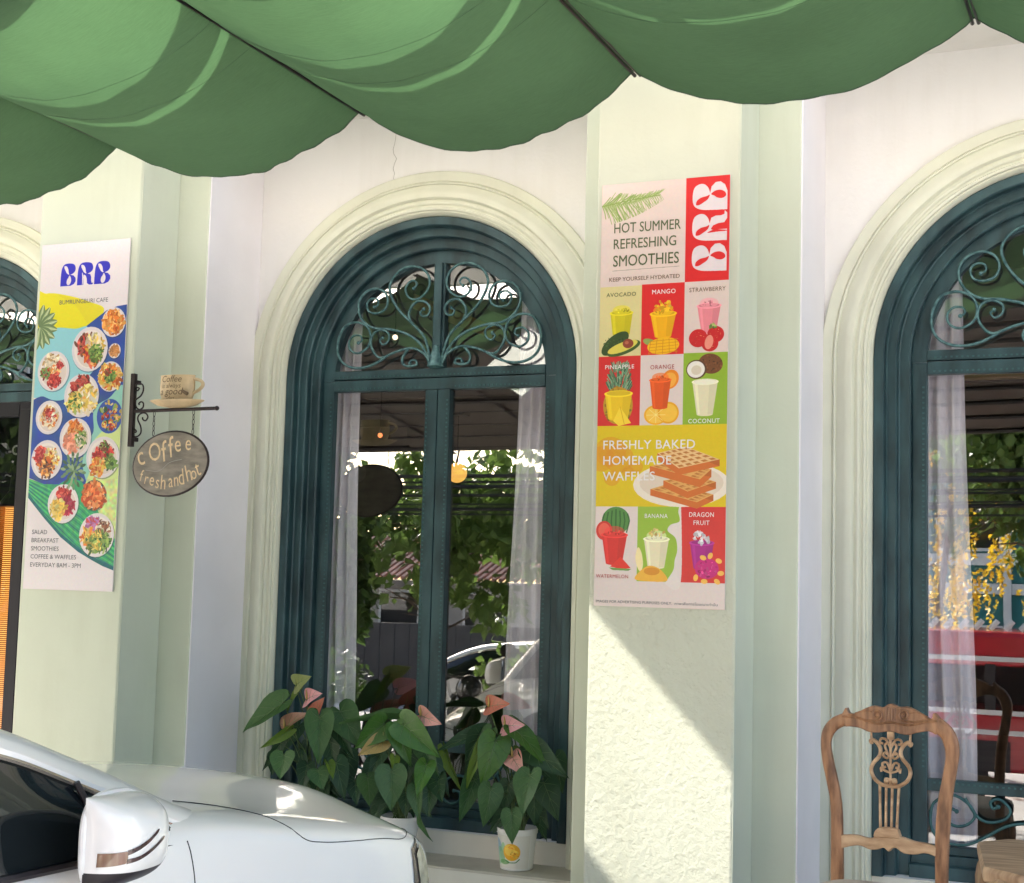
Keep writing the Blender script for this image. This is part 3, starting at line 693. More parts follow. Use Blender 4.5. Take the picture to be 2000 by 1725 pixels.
def print_mat(name, im):
    m = bpy.data.materials.new(name); m.use_nodes = True; n, l = nodes(m); b = n['Principled BSDF']
    t = n.new('ShaderNodeTexImage'); t.image = im; t.interpolation = 'Cubic'; uv = n.new('ShaderNodeTexCoord'); l.new(uv.outputs['UV'], t.inputs[0])
    hs = n.new('ShaderNodeGamma'); hs.inputs[1].default_value = 1.05; l.new(t.outputs[0], hs.inputs[0]); l.new(hs.outputs[0], b.inputs['Base Color'])
    b.inputs['Roughness'].default_value = .45; return m
def board(t, W, H, im, name):
    me = bpy.data.meshes.new('printed_face'); me.from_pydata([(0, -.0004, -H), (W, -.0004, -H), (W, -.0004, 0), (0, -.0004, 0)], [], [(0, 1, 2, 3)])
    uv = me.uv_layers.new(name='UVMap'); 
    for i, c in enumerate(((0, 0), (1, 0), (1, 1), (0, 1))): uv.data[i].uv = c
    me.materials.append(print_mat(name, im)); o = bpy.data.objects.new('printed_face', me); COL.objects.link(o); o.parent = t
    m = MB(); m.box(0, W, 0, .005, -H, 0); m.obj('board', mat('foam_board', (.75, .70, .70), .6), t)
    return o
def fit(body, t, x0, x1, ybase, h, m, bold=0.0, space=1.0, font_h=None, rot=None, name='lettering'):
    """text whose ink spans x0..x1 mm and height h mm with baseline at ybase mm below the top"""
    o = text(body, name, t, 1.0, m, (0, 0, 0), space=space)
    vs = [v.co for v in o.data.vertices]; a = min(v.x for v in vs); b = max(v.x for v in vs); lo = min(v.y for v in vs); hi = max(v.y for v in vs)
    sx = (x1 - x0) / 1000 / (b - a); sy = (h / 1000) / (hi - max(lo, 0) if lo < -.05 else hi - lo)
    for v in o.data.vertices: v.co = ((v.co.x - a) * sx, v.co.y * sy, 0)
    if bold:                      # heavier strokes: the outline repeated with a hair's shift
        V_ = [v.co.copy() for v in o.data.vertices]; F_ = [tuple(p.vertices) for p in o.data.polygons]; me = bpy.data.meshes.new(name); n_ = len(V_); vs = []; fs = []; d = h / 1000 * bold * 2.2
        for k, (ax, ay) in enumerate(((0, 0), (d, 0), (0, d), (d, d))):
            vs += [(v.x + ax, v.y + ay, .00005 * k) for v in V_]; fs += [tuple(i + k * n_ for i in f) for f in F_]
        me.from_pydata(vs, [], fs); me.materials.append(m); o.data = me
    o.scale = (1, 1, 1); o.location = (x0 / 1000, -.0012, -ybase / 1000); return o
def brb(A, x0, y0, w, h, fg, bgc, rot=False):
    """the three ornate letters, drawn in a w x h box; rot turns them to read upward"""
    def T(pts):
        if not rot: return [(x0 + x * w, y0 + y * h) for x, y in pts]
        return [(x0 + y * w, y0 + (1 - x) * h) for x, y in pts]
    def B(ox, sx, R=False):
        q = lambda pts: T([(ox + x * sx, y) for x, y in pts])
        body = [(.02, 1), (.03, .62), (.06, .28), (.16, .08), (.34, .0), (.66, .0), (.86, .06), (.95, .20), (.93, .34), (.80, .45), (.62, .50)]
        if R: body += [(.80, .54), (.86, .66), (.86, .82), (.90, .92), (1.02, .93), (.94, 1.0), (.76, 1.0), (.62, .92), (.60, .74), (.54, .60), (.44, .54), (.40, .56), (.40, 1)]
        else: body += [(.84, .54), (.98, .66), (.99, .80), (.88, .93), (.66, 1.0), (.40, 1)]
        A.poly(q(spl2(body[:11], 3)[:-1] + body[10:]), fg)
        A.smooth(q([(.24, .10), (.38, .12), (.48, .24), (.52, .40), (.56, .49), (.42, .44), (.32, .32), (.24, .20)]), bgc)
        if R: A.smooth(q([(.30, .44), (.36, .52), (.40, .66), (.36, .98), (.33, .98), (.32, .70)]), bgc, n=4)
        else: A.smooth(q([(.58, .53), (.68, .64), (.70, .80), (.62, .93), (.50, .96), (.42, .86), (.44, .72), (.52, .62)]), bgc)
    B(0, .315); B(.335, .33, True); B(.675, .325)

# ---- left board: salad plates
RED = [(190, 40, 45), (214, 66, 58), (150, 30, 38), (230, 110, 90)]; ORA = [(226, 130, 50), (238, 165, 80), (205, 95, 35), (244, 190, 120)]; GRN = [(90, 130, 60), (130, 165, 80), (60, 95, 50), (165, 185, 100)]
YEL = [(235, 200, 90), (245, 225, 140), (225, 180, 70)]; BRN = [(120, 70, 50), (90, 50, 40), (160, 100, 70)]; CRM = [(238, 220, 190), (225, 200, 165), (245, 235, 215)]
A = Art(553, 1749, bg=(229, 219, 221))
A.smooth([(-30, 255), (40, 252), (106, 255), (229, 281), (330, 312), (412, 347), (380, 420), (330, 470), (200, 500), (-30, 520)], (232, 220, 40))
A.poly([(106, 257), (330, 312), (412, 347), (330, 440), (240, 330)], (222, 205, 60), .45)
A.poly([(-10, 800), (38, 779), (180, 700), (240, 500), (310, 430), (430, 357), (496, 339), (560, 333), (560, 1200), (300, 1240), (190, 1228), (90, 1224), (-10, 1190)], (52, 84, 160))
A.grad(0, 500, 553, 1240, .16, 60)
A.smooth([(-20, 470), (60, 455), (127, 432), (240, 442), (316, 436), (300, 520), (350, 600), (373, 647), (330, 690), (290, 700), (220, 780), (178, 802), (120, 800), (60, 780), (-20, 760)], (150, 208, 216))
A.smooth([(384, 850), (470, 800), (570, 760), (570, 1240), (470, 1280), (380, 1240), (330, 1120), (358, 1010), (388, 960)], (150, 205, 190)); A.smooth([(400, 1000), (570, 960), (570, 1560), (430, 1480), (330, 1330), (380, 1150)], (212, 226, 150))
A.poly([(-5, 1195), (95, 1224), (190, 1226), (256, 1192), (330, 1210), (400, 1290), (480, 1420), (560, 1500), (560, 1645), (486, 1625), (418, 1596), (332, 1557), (217, 1485), (107, 1391), (-5, 1285)], (60, 165, 110))
for k in range(12):
    f = k / 12; A.line([(-5, 1200 + 85 * f), (107, 1250 + 140 * f - 10), (332, 1330 + 225 * f), (560, 1500 + 145 * f)], 5, [(120, 215, 120), (30, 120, 110), (90, 200, 130), (20, 90, 120)][k % 4], .65)
A.poly([(-5, 1262), (107, 1375), (217, 1468), (332, 1540), (418, 1580), (560, 1632), (560, 1648), (486, 1626), (418, 1598), (332, 1559), (217, 1487), (107, 1393), (-5, 1288)], (20, 105, 110))
A.grad(0, 1200, 553, 1645, .12, 18)
A.poly([(-5, 1288), (107, 1393), (217, 1487), (332, 1559), (418, 1598), (486, 1626), (560, 1648), (560, 1760), (-5, 1760)], (229, 219, 221))
brb(A, 127, 106, 315, 115, (52, 48, 190), (229, 219, 221))
for a in range(-80, 100, 22):      # variegated leaf plant
    r_ = math.radians(a); tip = (10 + 118 * math.cos(r_), 425 + 118 * math.sin(r_)); px_, py_ = -math.sin(r_) * 24, math.cos(r_) * 24; mid = ((tip[0] + 10) / 2, (tip[1] + 425) / 2)
    A.smooth([(10, 425), (mid[0] + px_, mid[1] + py_), tip, (mid[0] - px_, mid[1] - py_)], (112, 134, 92)); A.smooth([(14, 425), (mid[0] + px_ * .4, mid[1] + py_ * .4), tip, (mid[0] - px_ * .4, mid[1] - py_ * .4)], (176, 190, 140)); A.line([(10, 425), tip], 2, (230, 235, 205))
PL = [(476, 419, 73, [(0, 0, .72, ORA)]), (337, 549, 111, [(-.35, -.3, .45, RED + BRN), (.2, .35, .45, RED + ORA), (.35, -.3, .42, CRM + YEL), (.45, .3, .35, GRN)]),
      (491, 563, 37, [(0, 0, .7, [(214, 150, 90), (200, 130, 70)])]), (116, 653, 100, [(-.2, -.55, .42, CRM + [(180, 140, 90)]), (.05, .05, .35, ORA + CRM), (.1, .6, .36, RED), (-.6, .1, .28, GRN + RED), (.5, -.35, .2, RED)]),
      (472, 691, 74, [(0, 0, .75, ORA + YEL), (0, 0, .38, GRN), (-.3, -.4, .25, BRN + RED)]), (301, 782, 108, [(0, -.5, .5, RED + BRN), (.35, .25, .55, YEL + CRM), (-.5, .35, .4, YEL + GRN)]),
      (104, 888, 84, [(0, 0, .55, CRM + ORA), (.1, -.2, .35, RED + CRM)]), (277, 994, 98, [(-.1, -.45, .45, ORA), (-.3, .3, .45, [(235, 140, 110), (240, 165, 140)]), (.45, .1, .36, GRN + CRM)]),
      (104, 1102, 98, [(-.4, -.3, .45, RED), (.35, -.1, .42, YEL + ORA + CRM), (0, .5, .45, BRN + ORA)]), (452, 1092, 101, [(.1, -.1, .5, RED), (.1, -.65, .25, BRN + GRN), (.55, .3, .35, GRN), (-.35, .6, .4, ORA + YEL)]),
      (410, 1279, 74, [(0, 0, .78, [(225, 120, 60), (240, 160, 100), (200, 80, 40)])]), (223, 1322, 96, [(0, -.5, .42, RED), (.35, .1, .42, [(160, 30, 60), (200, 50, 80)]), (-.35, .4, .45, YEL)]),
      (439, 1475, 106, [(-.3, -.55, .38, [(190, 120, 180), (220, 90, 90)]), (.45, -.35, .38, BRN + CRM), (-.6, .1, .38, YEL + ORA), (.4, .4, .42, GRN), (-.15, .6, .38, GRN + YEL), (.1, -.05, .2, YEL + GRN)])]
for k, (x, y, r, gr) in enumerate(PL):
    A.plate(x, y, r, gr, rim=(60, 75, 70) if k == 10 else (226, 216, 218), n=64)
A.ell(481, 889, 78, 86, (60, 90, 170)); A.blobs(486, 885, 70, 72, GRN + YEL, 40, .15); A.blobs(486, 905, 52, 50, ORA + RED, 50, .15)
for ring, cnt in ((80, 14), (60, 11), (38, 9), (18, 6)):
    for k in range(cnt):
        t = 2 * PI * k / cnt + ring; x, y = 275 + ring * .8 * math.cos(t), 1158 + ring * math.sin(t); A.ell(x, y, 17, 8, [(72, 104, 78), (110, 142, 104), (150, 172, 132)][k % 3], 1, t, 12)
A.grad(0, 0, 553, 1749, .012, 9)
lb = thing('menu_banner', 'tall menu board with blue BRB letters and plates of food, on the left pilaster', 'banner', (-5.192, -.7985, 3.218))
board(lb, .553, 1.749, A.image('plates_print'), 'plates_print')
GREYT = mat('grey_ink', (.10, .10, .11), .5); OLIVE = mat('olive_ink', (.10, .13, .05), .5); WHT = mat('white_ink', (.86, .80, .78), .5); REDT = mat('red_ink', (.45, .06, .06), .5); BRNT = mat('brown_ink', (.20, .12, .07), .5)
fit('BUMRUNGBURI CAFE', lb, 132, 435, 314, 22, GREYT)
for s_, x1, yb in (('SALAD', 134, 1475), ('BREAKFAST', 208, 1516), ('SMOOTHIES', 212, 1557), ('COFFEE & WAFFLES', 322, 1597), ('EVERYDAY 8AM - 3PM', 354, 1638)): fit(s_, lb, 38, x1, yb, 22, GREYT)

# ---- right board: smoothies
PK = (226, 205, 196); RD = (222, 42, 44); GN = (150, 182, 52); YL = (226, 196, 24)
A = Art(563, 1797, bg=PK)
for k in range(90):                 # palm frond
    t = k / 89; bx, by = 2 + 255 * t, 92 - 38 * t + 14 * math.sin(t * 3); L = (105 if t > .05 else 70) * (1 - t * .62)
    for sg in (-1, 1):
        a = math.radians((-52 if sg < 0 else 66) + 14 * A.r.uniform(-1, 1)); ex, ey = bx + L * math.cos(a), by + L * math.sin(a) * (.62 if sg < 0 else .85)
        A.line([(bx, by), ((bx + ex) / 2 + 3, (by + ey) / 2 + sg * 2), (ex, ey)], 3.2 * (1 - t * .5), [(122, 148, 70), (168, 186, 110), (148, 170, 92)][k % 3], .8)
A.line([(0, 93), (130, 74), (262, 62)], 4, (140, 160, 80))
A.rect(374, -2, 566, 443, RD); brb(A, 404, 24, 148, 382, (228, 214, 216), RD, rot=True)
A.rect(0, 445, 187, 745, (222, 208, 150)); A.rect(187, 443, 374, 745, RD); A.rect(374, 443, 566, 745, PK)
A.rect(0, 745, 187, 1041, (216, 46, 46)); A.rect(187, 745, 374, 1041, (226, 208, 202)); A.rect(374, 743, 566, 1041, GN)
A.rect(0, 1041, 566, 1381, YL); A.rect(0, 1381, 566, 1800, (228, 212, 206)); A.rect(187, 1381, 374, 1690, (158, 190, 66)); A.rect(374, 1381, 566, 1690, (218, 60, 56))
A.smooth([(374, 1390), (362, 1400), (368, 1440), (330, 1455), (318, 1480), (352, 1510), (360, 1560), (350, 1600), (345, 1640), (320, 1680), (312, 1700), (376, 1700)], (230, 218, 212))
A.line([(53, 377), (350, 373)], 1.6, (150, 140, 120))
def cup(cx, yt, yb, wt, wb, c, lid=True, alpha=1.0):
    d = tuple(v * .86 for v in c); li = tuple(min(255, v * 1.06 + 14) for v in c)
    A.poly([(cx - wt, yt), (cx + wt, yt), (cx + wb, yb), (cx - wb, yb)], c, alpha); A.ell(cx, yb, wb, wb * .22, c, alpha)
    A.poly([(cx + wt * .35, yt), (cx + wt, yt), (cx + wb, yb), (cx + wb * .35, yb)], d, .35 * alpha); A.poly([(cx - wt * .85, yt), (cx - wt * .6, yt), (cx - wb * .6, yb), (cx - wb * .85, yb)], li, .6 * alpha)
    A.ell(cx, yt, wt * 1.07, wt * .24, li, alpha); A.ell(cx, yt - 2, wt * .9, wt * .17, d, .7 * alpha)
    if lid:
        A.ell(cx, yt - wt * .25, wt * .8, wt * .42, li, .55 * alpha); A.blobs(cx, yt - wt * .2, wt * .6, wt * .2, [li, d], 14, .2)
cup(98, 560, 650, 50, 38, (212, 196, 30)); A.ell(72, 690, 72, 34, (58, 82, 40), 1, -.65); A.blobs(70, 690, 50, 28, [(70, 98, 50), (48, 70, 34)], 50, .08)
A.ell(110, 712, 78, 26, (70, 96, 40), 1, -.32); A.ell(106, 706, 70, 20, (224, 208, 90), 1, -.32); A.ell(130, 692, 24, 20, (150, 70, 50)); A.ell(124, 688, 9, 7, (190, 110, 80))
cup(283, 572, 668, 56, 36, (244, 178, 16)); A.blobs(283, 540, 38, 22, [(250, 200, 40), (240, 170, 20), (255, 215, 90)], 30, .3, 1.1); A.ell(225, 690, 30, 14, (150, 170, 90), 1, .3)
A.ell(285, 708, 70, 36, (246, 186, 20), 1, -.08)
for q in range(5): A.line([(232 + q * 26, 678), (222 + q * 30, 742)], 2.5, (214, 140, 10)); A.line([(222, 688 + q * 13), (350, 680 + q * 13)], 2, (214, 140, 10))
A.poly([(200, 746), (372, 746), (372, 752), (200, 752)], (216, 46, 46) if False else PK, 0)
cup(480, 548, 655, 50, 32, (236, 140, 150))
for x, y, r in ((436, 682, 40), (510, 668, 36), (486, 705, 36)): A.ell(x, y, r, r * .95, (206, 34, 40)); A.blobs(x, y, r * .7, r * .7, [(230, 90, 80), (190, 24, 34), (240, 190, 120)], 24, .06)
A.ell(482, 700, 18, 30, (240, 150, 130), 1, .2); A.blobs(505, 632, 26, 8, GRN, 10, .4)
for k in range(190): t = A.r.uniform(-1.1, 1.1); yy = A.r.uniform(0, 1); x, y = 93 + t * 42 * (1 - yy * .35), 895 - 105 * yy; A.line([(x, y), (x + t * 14, y - 26)], 4.5, [(96, 138, 104), (140, 176, 140), (66, 104, 76)][k % 3])
A.ell(90, 955, 66, 80, (196, 150, 40)); A.blobs(90, 955, 62, 76, [(120, 110, 40), (214, 170, 60), (160, 120, 30)], 90, .09)
cup(92, 905, 1010, 60, 44, (240, 198, 30), False); A.poly([(70, 1020), (100, 960), (150, 1030), (95, 1042)], (250, 215, 60)); A.line([(100, 960), (120, 1035)], 3, (220, 170, 20))
A.ell(258, 998, 52, 42, (244, 176, 30)); A.ell(258, 998, 44, 35, (250, 200, 80)); A.ell(312, 990, 46, 46, (240, 170, 24)); A.ell(312, 990, 38, 38, (248, 196, 70)); A.ell(318, 850, 36, 42, (240, 140, 30), 1, .5); A.ell(315, 853, 28, 33, (248, 175, 70), 1, .5)
for q in range(8): t = q * PI / 4; A.line([(258, 998), (258 + 42 * math.cos(t), 998 + 34 * math.sin(t))], 2, (255, 228, 150))
cup(275, 852, 968, 46, 32, (232, 92, 26)); 
A.ell(490, 790, 52, 42, (120, 74, 44), 1, .2); A.blobs(492, 790, 46, 36, [(146, 92, 56), (96, 56, 32)], 60, .08); A.ell(430, 812, 44, 40, (96, 62, 44)); A.ell(428, 812, 38, 35, (240, 232, 222)); A.ell(430, 815, 22, 20, (222, 208, 186))
cup(468, 865, 1000, 54, 34, (232, 222, 186), False); A.ell(468, 866, 50, 11, (244, 238, 214))
for x, y, r in ((60, 1150, 70), (100, 1180, 66), (70, 1262, 36), (140, 1235, 26), (20, 1180, 60), (176, 1215, 30)): A.ell(x, y, r, r * .9, (226, 150, 34), .55)
A.ell(372, 1290, 208, 92, (240, 226, 210)); A.ell(372, 1282, 180, 74, (228, 210, 190))
def waffle(q, th, top=(226, 170, 96), side=(214, 116, 50), n=5):
    (a, b, c_, d) = q; A.poly([d, c_, (c_[0], c_[1] + th), (d[0], d[1] + th)], side); A.poly([b, c_, (c_[0], c_[1] + th), (b[0], b[1] + th)], tuple(v * .9 for v in side)); A.poly([a, d, (d[0], d[1] + th), (a[0], a[1] + th)], side); A.poly(q, top)
    L = lambda p, r, t: (p[0] + (r[0] - p[0]) * t, p[1] + (r[1] - p[1]) * t)
    for i in range(n):
        for j in range(n):
            u0, u1, v0, v1 = (i + .22) / n, (i + .82) / n, (j + .22) / n, (j + .82) / n
            A.poly([L(L(a, b, u), L(d, c_, u), v) for u, v in ((u0, v0), (u1, v0), (u1, v1), (u0, v1))], (196, 124, 58))
            A.poly([L(L(a, b, u), L(d, c_, u), v) for u, v in ((u0 + .02, v0 + .08), (u1, v0 + .08), (u1, v1), (u0 + .02, v1))], (214, 150, 84))
waffle([(240, 1308), (330, 1282), (510, 1330), (440, 1362)], 26, n=4); waffle([(296, 1272), (430, 1250), (520, 1278), (400, 1318)], 28, n=4)
waffle([(236, 1212), (330, 1196), (500, 1226), (452, 1268)], 32, n=4); waffle([(268, 1158), (388, 1131), (534, 1186), (361, 1222)], 28, (236, 196, 140), n=5)
A.ell(91, 1440, 62, 58, (86, 140, 70)); 
for q in range(7): A.line([(91 + (q - 3) * 17, 1392 + abs(q - 3) * 6), (91 + (q - 3) * 20, 1440), (91 + (q - 3) * 16, 1490)], 6, (50, 96, 50), .8)
A.ell(40, 1482, 36, 40, (214, 60, 52)); A.ell(40, 1480, 26, 30, (236, 100, 84)); cup(86, 1500, 1618, 56, 36, (220, 54, 50)); A.poly([(70, 1632), (115, 1590), (160, 1636), (120, 1642)], (230, 60, 50)); A.poly([(64, 1636), (164, 1640), (150, 1648), (80, 1646)], (120, 160, 80))
cup(270, 1515, 1630, 54, 36, (236, 226, 190)); A.blobs(270, 1490, 36, 16, [(240, 214, 140), (232, 196, 100)], 16, .3, 1.1)
A.smooth([(190, 1550), (206, 1570), (214, 1620), (204, 1650), (188, 1630), (180, 1590)], (244, 226, 170)); A.smooth([(180, 1682), (200, 1650), (240, 1625), (290, 1640), (320, 1684), (250, 1690)], (240, 184, 70)); A.ell(252, 1648, 34, 16, (222, 150, 50))
cup(464, 1528, 1630, 50, 34, (176, 40, 140), False); A.blobs(464, 1505, 38, 28, [(240, 236, 240), (222, 220, 226)], 24, .3, 1.1); A.blobs(464, 1505, 34, 24, [(70, 60, 70)], 10, .05)
A.ell(486, 1632, 50, 42, (206, 40, 128)); A.blobs(486, 1632, 42, 36, [(224, 80, 150), (180, 24, 110)], 30, .14); 
for x, y in ((500, 1580), (536, 1600), (545, 1650), (440, 1670), (530, 1684), (476, 1684), (470, 1588)): A.ell(x, y, 10, 14, (244, 190, 90), 1, x)
A.grad(0, 0, 563, 1797, .012, 9)
rb = thing('menu_banner', 'tall smoothie board with red corner panel and waffle picture, on the right pilaster', 'banner', (-2.150, -.7985, 3.277))
board(rb, .563, 1.797, A.image('smoothie_print'), 'smoothie_print')
fit('HOT SUMMER', rb, 58, 353, 214, 43, OLIVE, 0.006); fit('REFRESHING', rb, 57, 334, 283, 43, OLIVE, 0.006); fit('SMOOTHIES', rb, 56, 347, 359, 48, OLIVE, 0.006)
fit('KEEP YOURSELF HYDRATED', rb, 40, 352, 423, 17, BRNT, 0.006)
fit('AVOCADO', rb, 29, 161, 489, 17, OLIVE, 0.006, 1.1); fit('MANGO', rb, 233, 335, 487, 19, WHT, 0.006, 1.1); fit('STRAWBERRY', rb, 395, 550, 487, 18, BRNT, 0.006, 1.1)
fit('PINEAPPLE', rb, 30, 159, 799, 17, WHT, 0.006, 1.1); fit('ORANGE', rb, 231, 335, 806, 18, REDT, 0.006, 1.15); fit('COCONUT', rb, 399, 532, 1036, 18, WHT, 0.006, 1.1)
fit('FRESHLY BAKED', rb, 29, 429, 1140, 37, WHT, 0.006, 1.05); fit('HOMEMADE', rb, 30, 328, 1206, 37, WHT, 0.006, 1.05); fit('WAFFLES', rb, 29, 258, 1272, 37, WHT, 0.006, 1.05)
fit('WATERMELON', rb, 8, 150, 1680, 15, REDT, 0.006, 1.1); fit('BANANA', rb, 218, 317, 1428, 17, WHT, 0.006, 1.1); fit('DRAGON', rb, 409, 513, 1422, 19, WHT, 0.006, 1.1); fit('FRUIT', rb, 428, 495, 1455, 18, WHT, 0.006, 1.1)
fit('IMAGES FOR ADVERTISING PURPOSES ONLY.', rb, 10, 341, 1783, 11, GREYT)
fit('\u0e20\u0e32\u0e1e\u0e40\u0e1e\u0e37\u0e48\u0e2d\u0e01\u0e32\u0e23\u0e42\u0e06\u0e29\u0e13\u0e32\u0e40\u0e17\u0e48\u0e32\u0e19\u0e31\u0e49\u0e19', rb, 352, 534, 1783, 12, GREYT)

# ------------------------------------------------------------------ bracket with cup, and the oval sign
SB = thing('sign_bracket', 'dark iron wall bracket with scrolls and a cream coffee cup standing on its arm', 'bracket', (-4.545, -.835, 0))
X0 = 0.0
def Lz(z): return z + 1.58
m = MB(); m.box(-.012, .012, -.012, .012, Lz(.592), Lz(.95)); m.box(-.010, .010, .012, .045, Lz(.62), Lz(.64)); m.box(-.010, .010, .012, .045, Lz(.90), Lz(.92)); m.obj('wall_bar', IRON, SB, bevel=.002)
m = MB(); m.tube([(.0, 0, Lz(.765)), (.487, 0, Lz(.770))], .0085, 10); m.ball((.49, 0, Lz(.770)), .0115, 10, 8); m.obj('arm', IRON, SB, smooth=True)
def sc(pts):
    m = MB(); m.tube(spline([(x, 0, Lz(z)) for x, z in pts], 6), .0038, 6); m.obj('scroll', IRON, SB, smooth=True)
# zoom units -> metres about 1/2470 per px at this depth
def zz(x, y): return ((x - 95) / 1880, .770 - (y - 590) / 2270)
sc([zz(*p) for p in [(118, 365), (140, 372), (158, 350), (150, 340), (120, 330), (115, 310), (150, 290), (195, 310), (205, 370), (180, 430), (130, 470), (118, 510), (140, 560), (175, 582), (210, 560), (212, 515), (188, 497), (162, 515), (170, 530)]])
sc([zz(*p) for p in [(95, 800), (125, 798), (148, 820), (140, 835), (120, 830), (100, 850), (120, 880), (165, 880), (200, 840), (195, 770), (162, 700), (165, 650), (205, 622), (250, 630), (270, 670), (245, 708), (215, 692), (212, 668)]])
CUPM = mat('cup_cream', (.62, .47, .28), .55, var=.2, vscale=14, bump=.2, bscale=60); CUPD = mat('cup_dark', (.16, .10, .05), .6)
def zc(y): return Lz(.770 - (y - 590) / 2270)
cx_ = (582 - 95) / 1880
m = MB(); F = .42
def flatlathe(m, prof, cx, cy, yf=.42, seg=28):
    vs = [(cx + r * math.cos(2 * PI * k / seg), cy + yf * r * math.sin(2 * PI * k / seg), z) for r, z in prof for k in range(seg)]
    n = len(prof); fs = [(i * seg + k, i * seg + (k + 1) % seg, (i + 1) * seg + (k + 1) % seg, (i + 1) * seg + k) for i in range(n - 1) for k in range(seg)]
    fs.append(tuple(range(seg - 1, -1, -1))); m.add(vs, fs)
flatlathe(m, [(.038, zc(545)), (.062, zc(530)), (.084, zc(490)), (.096, zc(420)), (.098, zc(340)), (.095, zc(232)), (.099, zc(222)), (.094, zc(222)), (.088, zc(240)), (.084, zc(330)), (.0, zc(335))], cx_, 0)
cup_o = m.obj('cup', CUPM, SB, smooth=True)
m = MB(); m.tube(spline([(cx_ + .090, 0, zc(262)), (cx_ + .130, 0, zc(282)), (cx_ + .146, 0, zc(330)), (cx_ + .124, 0, zc(385)), (cx_ + .080, 0, zc(425))], 6), [.010, ] * 25, 8, flat=.8); m.obj('handle', CUPM, cup_o, smooth=True)
m = MB(); flatlathe(m, [(.040, zc(575)), (.105, zc(550)), (.152, zc(500)), (.149, zc(492)), (.10, zc(520)), (.03, zc(530)), (0, zc(530))], cx_, 0, .45); m.obj('saucer', CUPM, SB, smooth=True)
m = MB(); m.tube([(cx_ + .055, -.040, zc(400)), (cx_ + .085, -.036, zc(437))], [.007, .009], 8); m.obj('spoon_tip', CUPD, cup_o)
for s_, z_, h in (('Coffee', 300, .038), ('is always', 365, .028), ('a good', 440, .042), ('idea', 500, .026)):
    o = text(s_, 'lettering', cup_o, h * 1.15, CUPD, (cx_ - .012, -.0418, zc(z_)), align='CENTER', shear=.2)
    ww = .082
    for v in o.data.vertices:        # wrap the lettering round the cup
        lx = min(.094, abs(v.co.x - .012)); v.co.z = .42 * (math.sqrt(.0995 ** 2 - lx * lx) - .0995)
OS = thing('oval_sign', 'oval slate sign lettered Coffee fresh and hot, hanging on two chains below the cup', 'sign', (-4.545, -.835, 0))
ocx, ocz = (545 - 95) / 1880, Lz(.770 - (1185 - 590) / 2270); rx, rz = .2155, .153
tilt = math.radians(1.5)
def ov(r, n=48, y=0):
    return [(ocx + r * rx * math.cos(2 * PI * k / n), y, ocz + r * rz * math.sin(2 * PI * k / n) + .012 * math.cos(2 * PI * k / n)) for k in range(n)]
SLATE = mat('slate_grey', (.27, .235, .195), .7, var=.35, vscale=9, bump=.2, bscale=50, stretch=(1, 1, 3))
m = MB(); m.prism([(x, z) for x, y, z in ov(.985)], -.006, .006); bd = m.obj('sign_board', SLATE, OS)
m = MB(); m.tube(ov(1.0), .0065, 8, closed=True, flat=1.0); m.obj('rim', IRON, OS, smooth=True)
GOLD = mat('gold_ink', (.80, .60, .36), .5, var=.2, vscale=30)
def letters(body, pts, size, bold=.0, sxs=1.0):
    """one letter per (x, y) zoom position, turned by ang"""
    for ch_, (x, y, ang, k) in zip(body, pts):
        o = text(ch_, 'lettering', bd, size * k, GOLD, ((x - 95) / 1880, -.0075, Lz(.770 - (y - 590) / 2270)), rot=(PI / 2, -math.radians(ang), 0), bold=bold, sx=sxs)
letters('cOffee', [(205, 1212, 18, 1.5), (318, 1165, 10, 1.38), (462, 1165, 8, 1.6), (535, 1120, 8, 1.6), (590, 1058, 4, 1.25), (700, 1038, -2, 1.15)], .092, .0, .74)
letters('fresh', [(218, 1370, -12, 1.0), (268, 1400, -12, 1.0), (325, 1418, -8, 1.1), (395, 1448, -6, 1.1), (450, 1462, -2, 1.25)], .080, .0, .72)
letters('and', [(545, 1445, 6, 1.2), (602, 1435, 8, 1.2), (655, 1422, 10, 1.4)], .080, .0, .66)
letters('hot', [(738, 1385, 16, 1.45), (792, 1365, 18, 1.15), (850, 1325, 22, 1.4)], .080, .0, .70)
m = MB(); m.tube(spline([(ocx - .14, -.0075, ocz - .03), (ocx - .06, -.0075, ocz - .035), (ocx, -.0075, ocz + .005), (ocx + .07, -.0075, ocz + .02)], 6), .0014, 5); m.obj('chalk_swirl', mat('chalk', (.38, .36, .33), .8), bd)
def link_mesh(vertical):
    m = MB(); pts = [(0.0055 * math.cos(a) if True else 0, 0, .013 * math.sin(a)) for a in [2 * PI * k / 12 for k in range(12)]]
    if not vertical: pts = [(0, x, z) for x, y, z in pts]
    m.tube(pts, .0017, 5, closed=True, up=(0, 1, 0) if vertical else (1, 0, 0)); return m.mesh('chain_link', IRON, True, 3)
LK = [link_mesh(True), link_mesh(False)]
for cxx, z0, z1 in (((340 - 95) / 1880, .762, .770 - (862 - 590) / 2270 - .006), ((770 - 95) / 1880, .764, .770 - (850 - 590) / 2270 - .006)):
    n = 5; 
    for k in range(n): kid(LK[k % 2], 'chain_link', OS, (cxx, 0, Lz(z0 + (z1 - z0) * (k + .5) / n)))
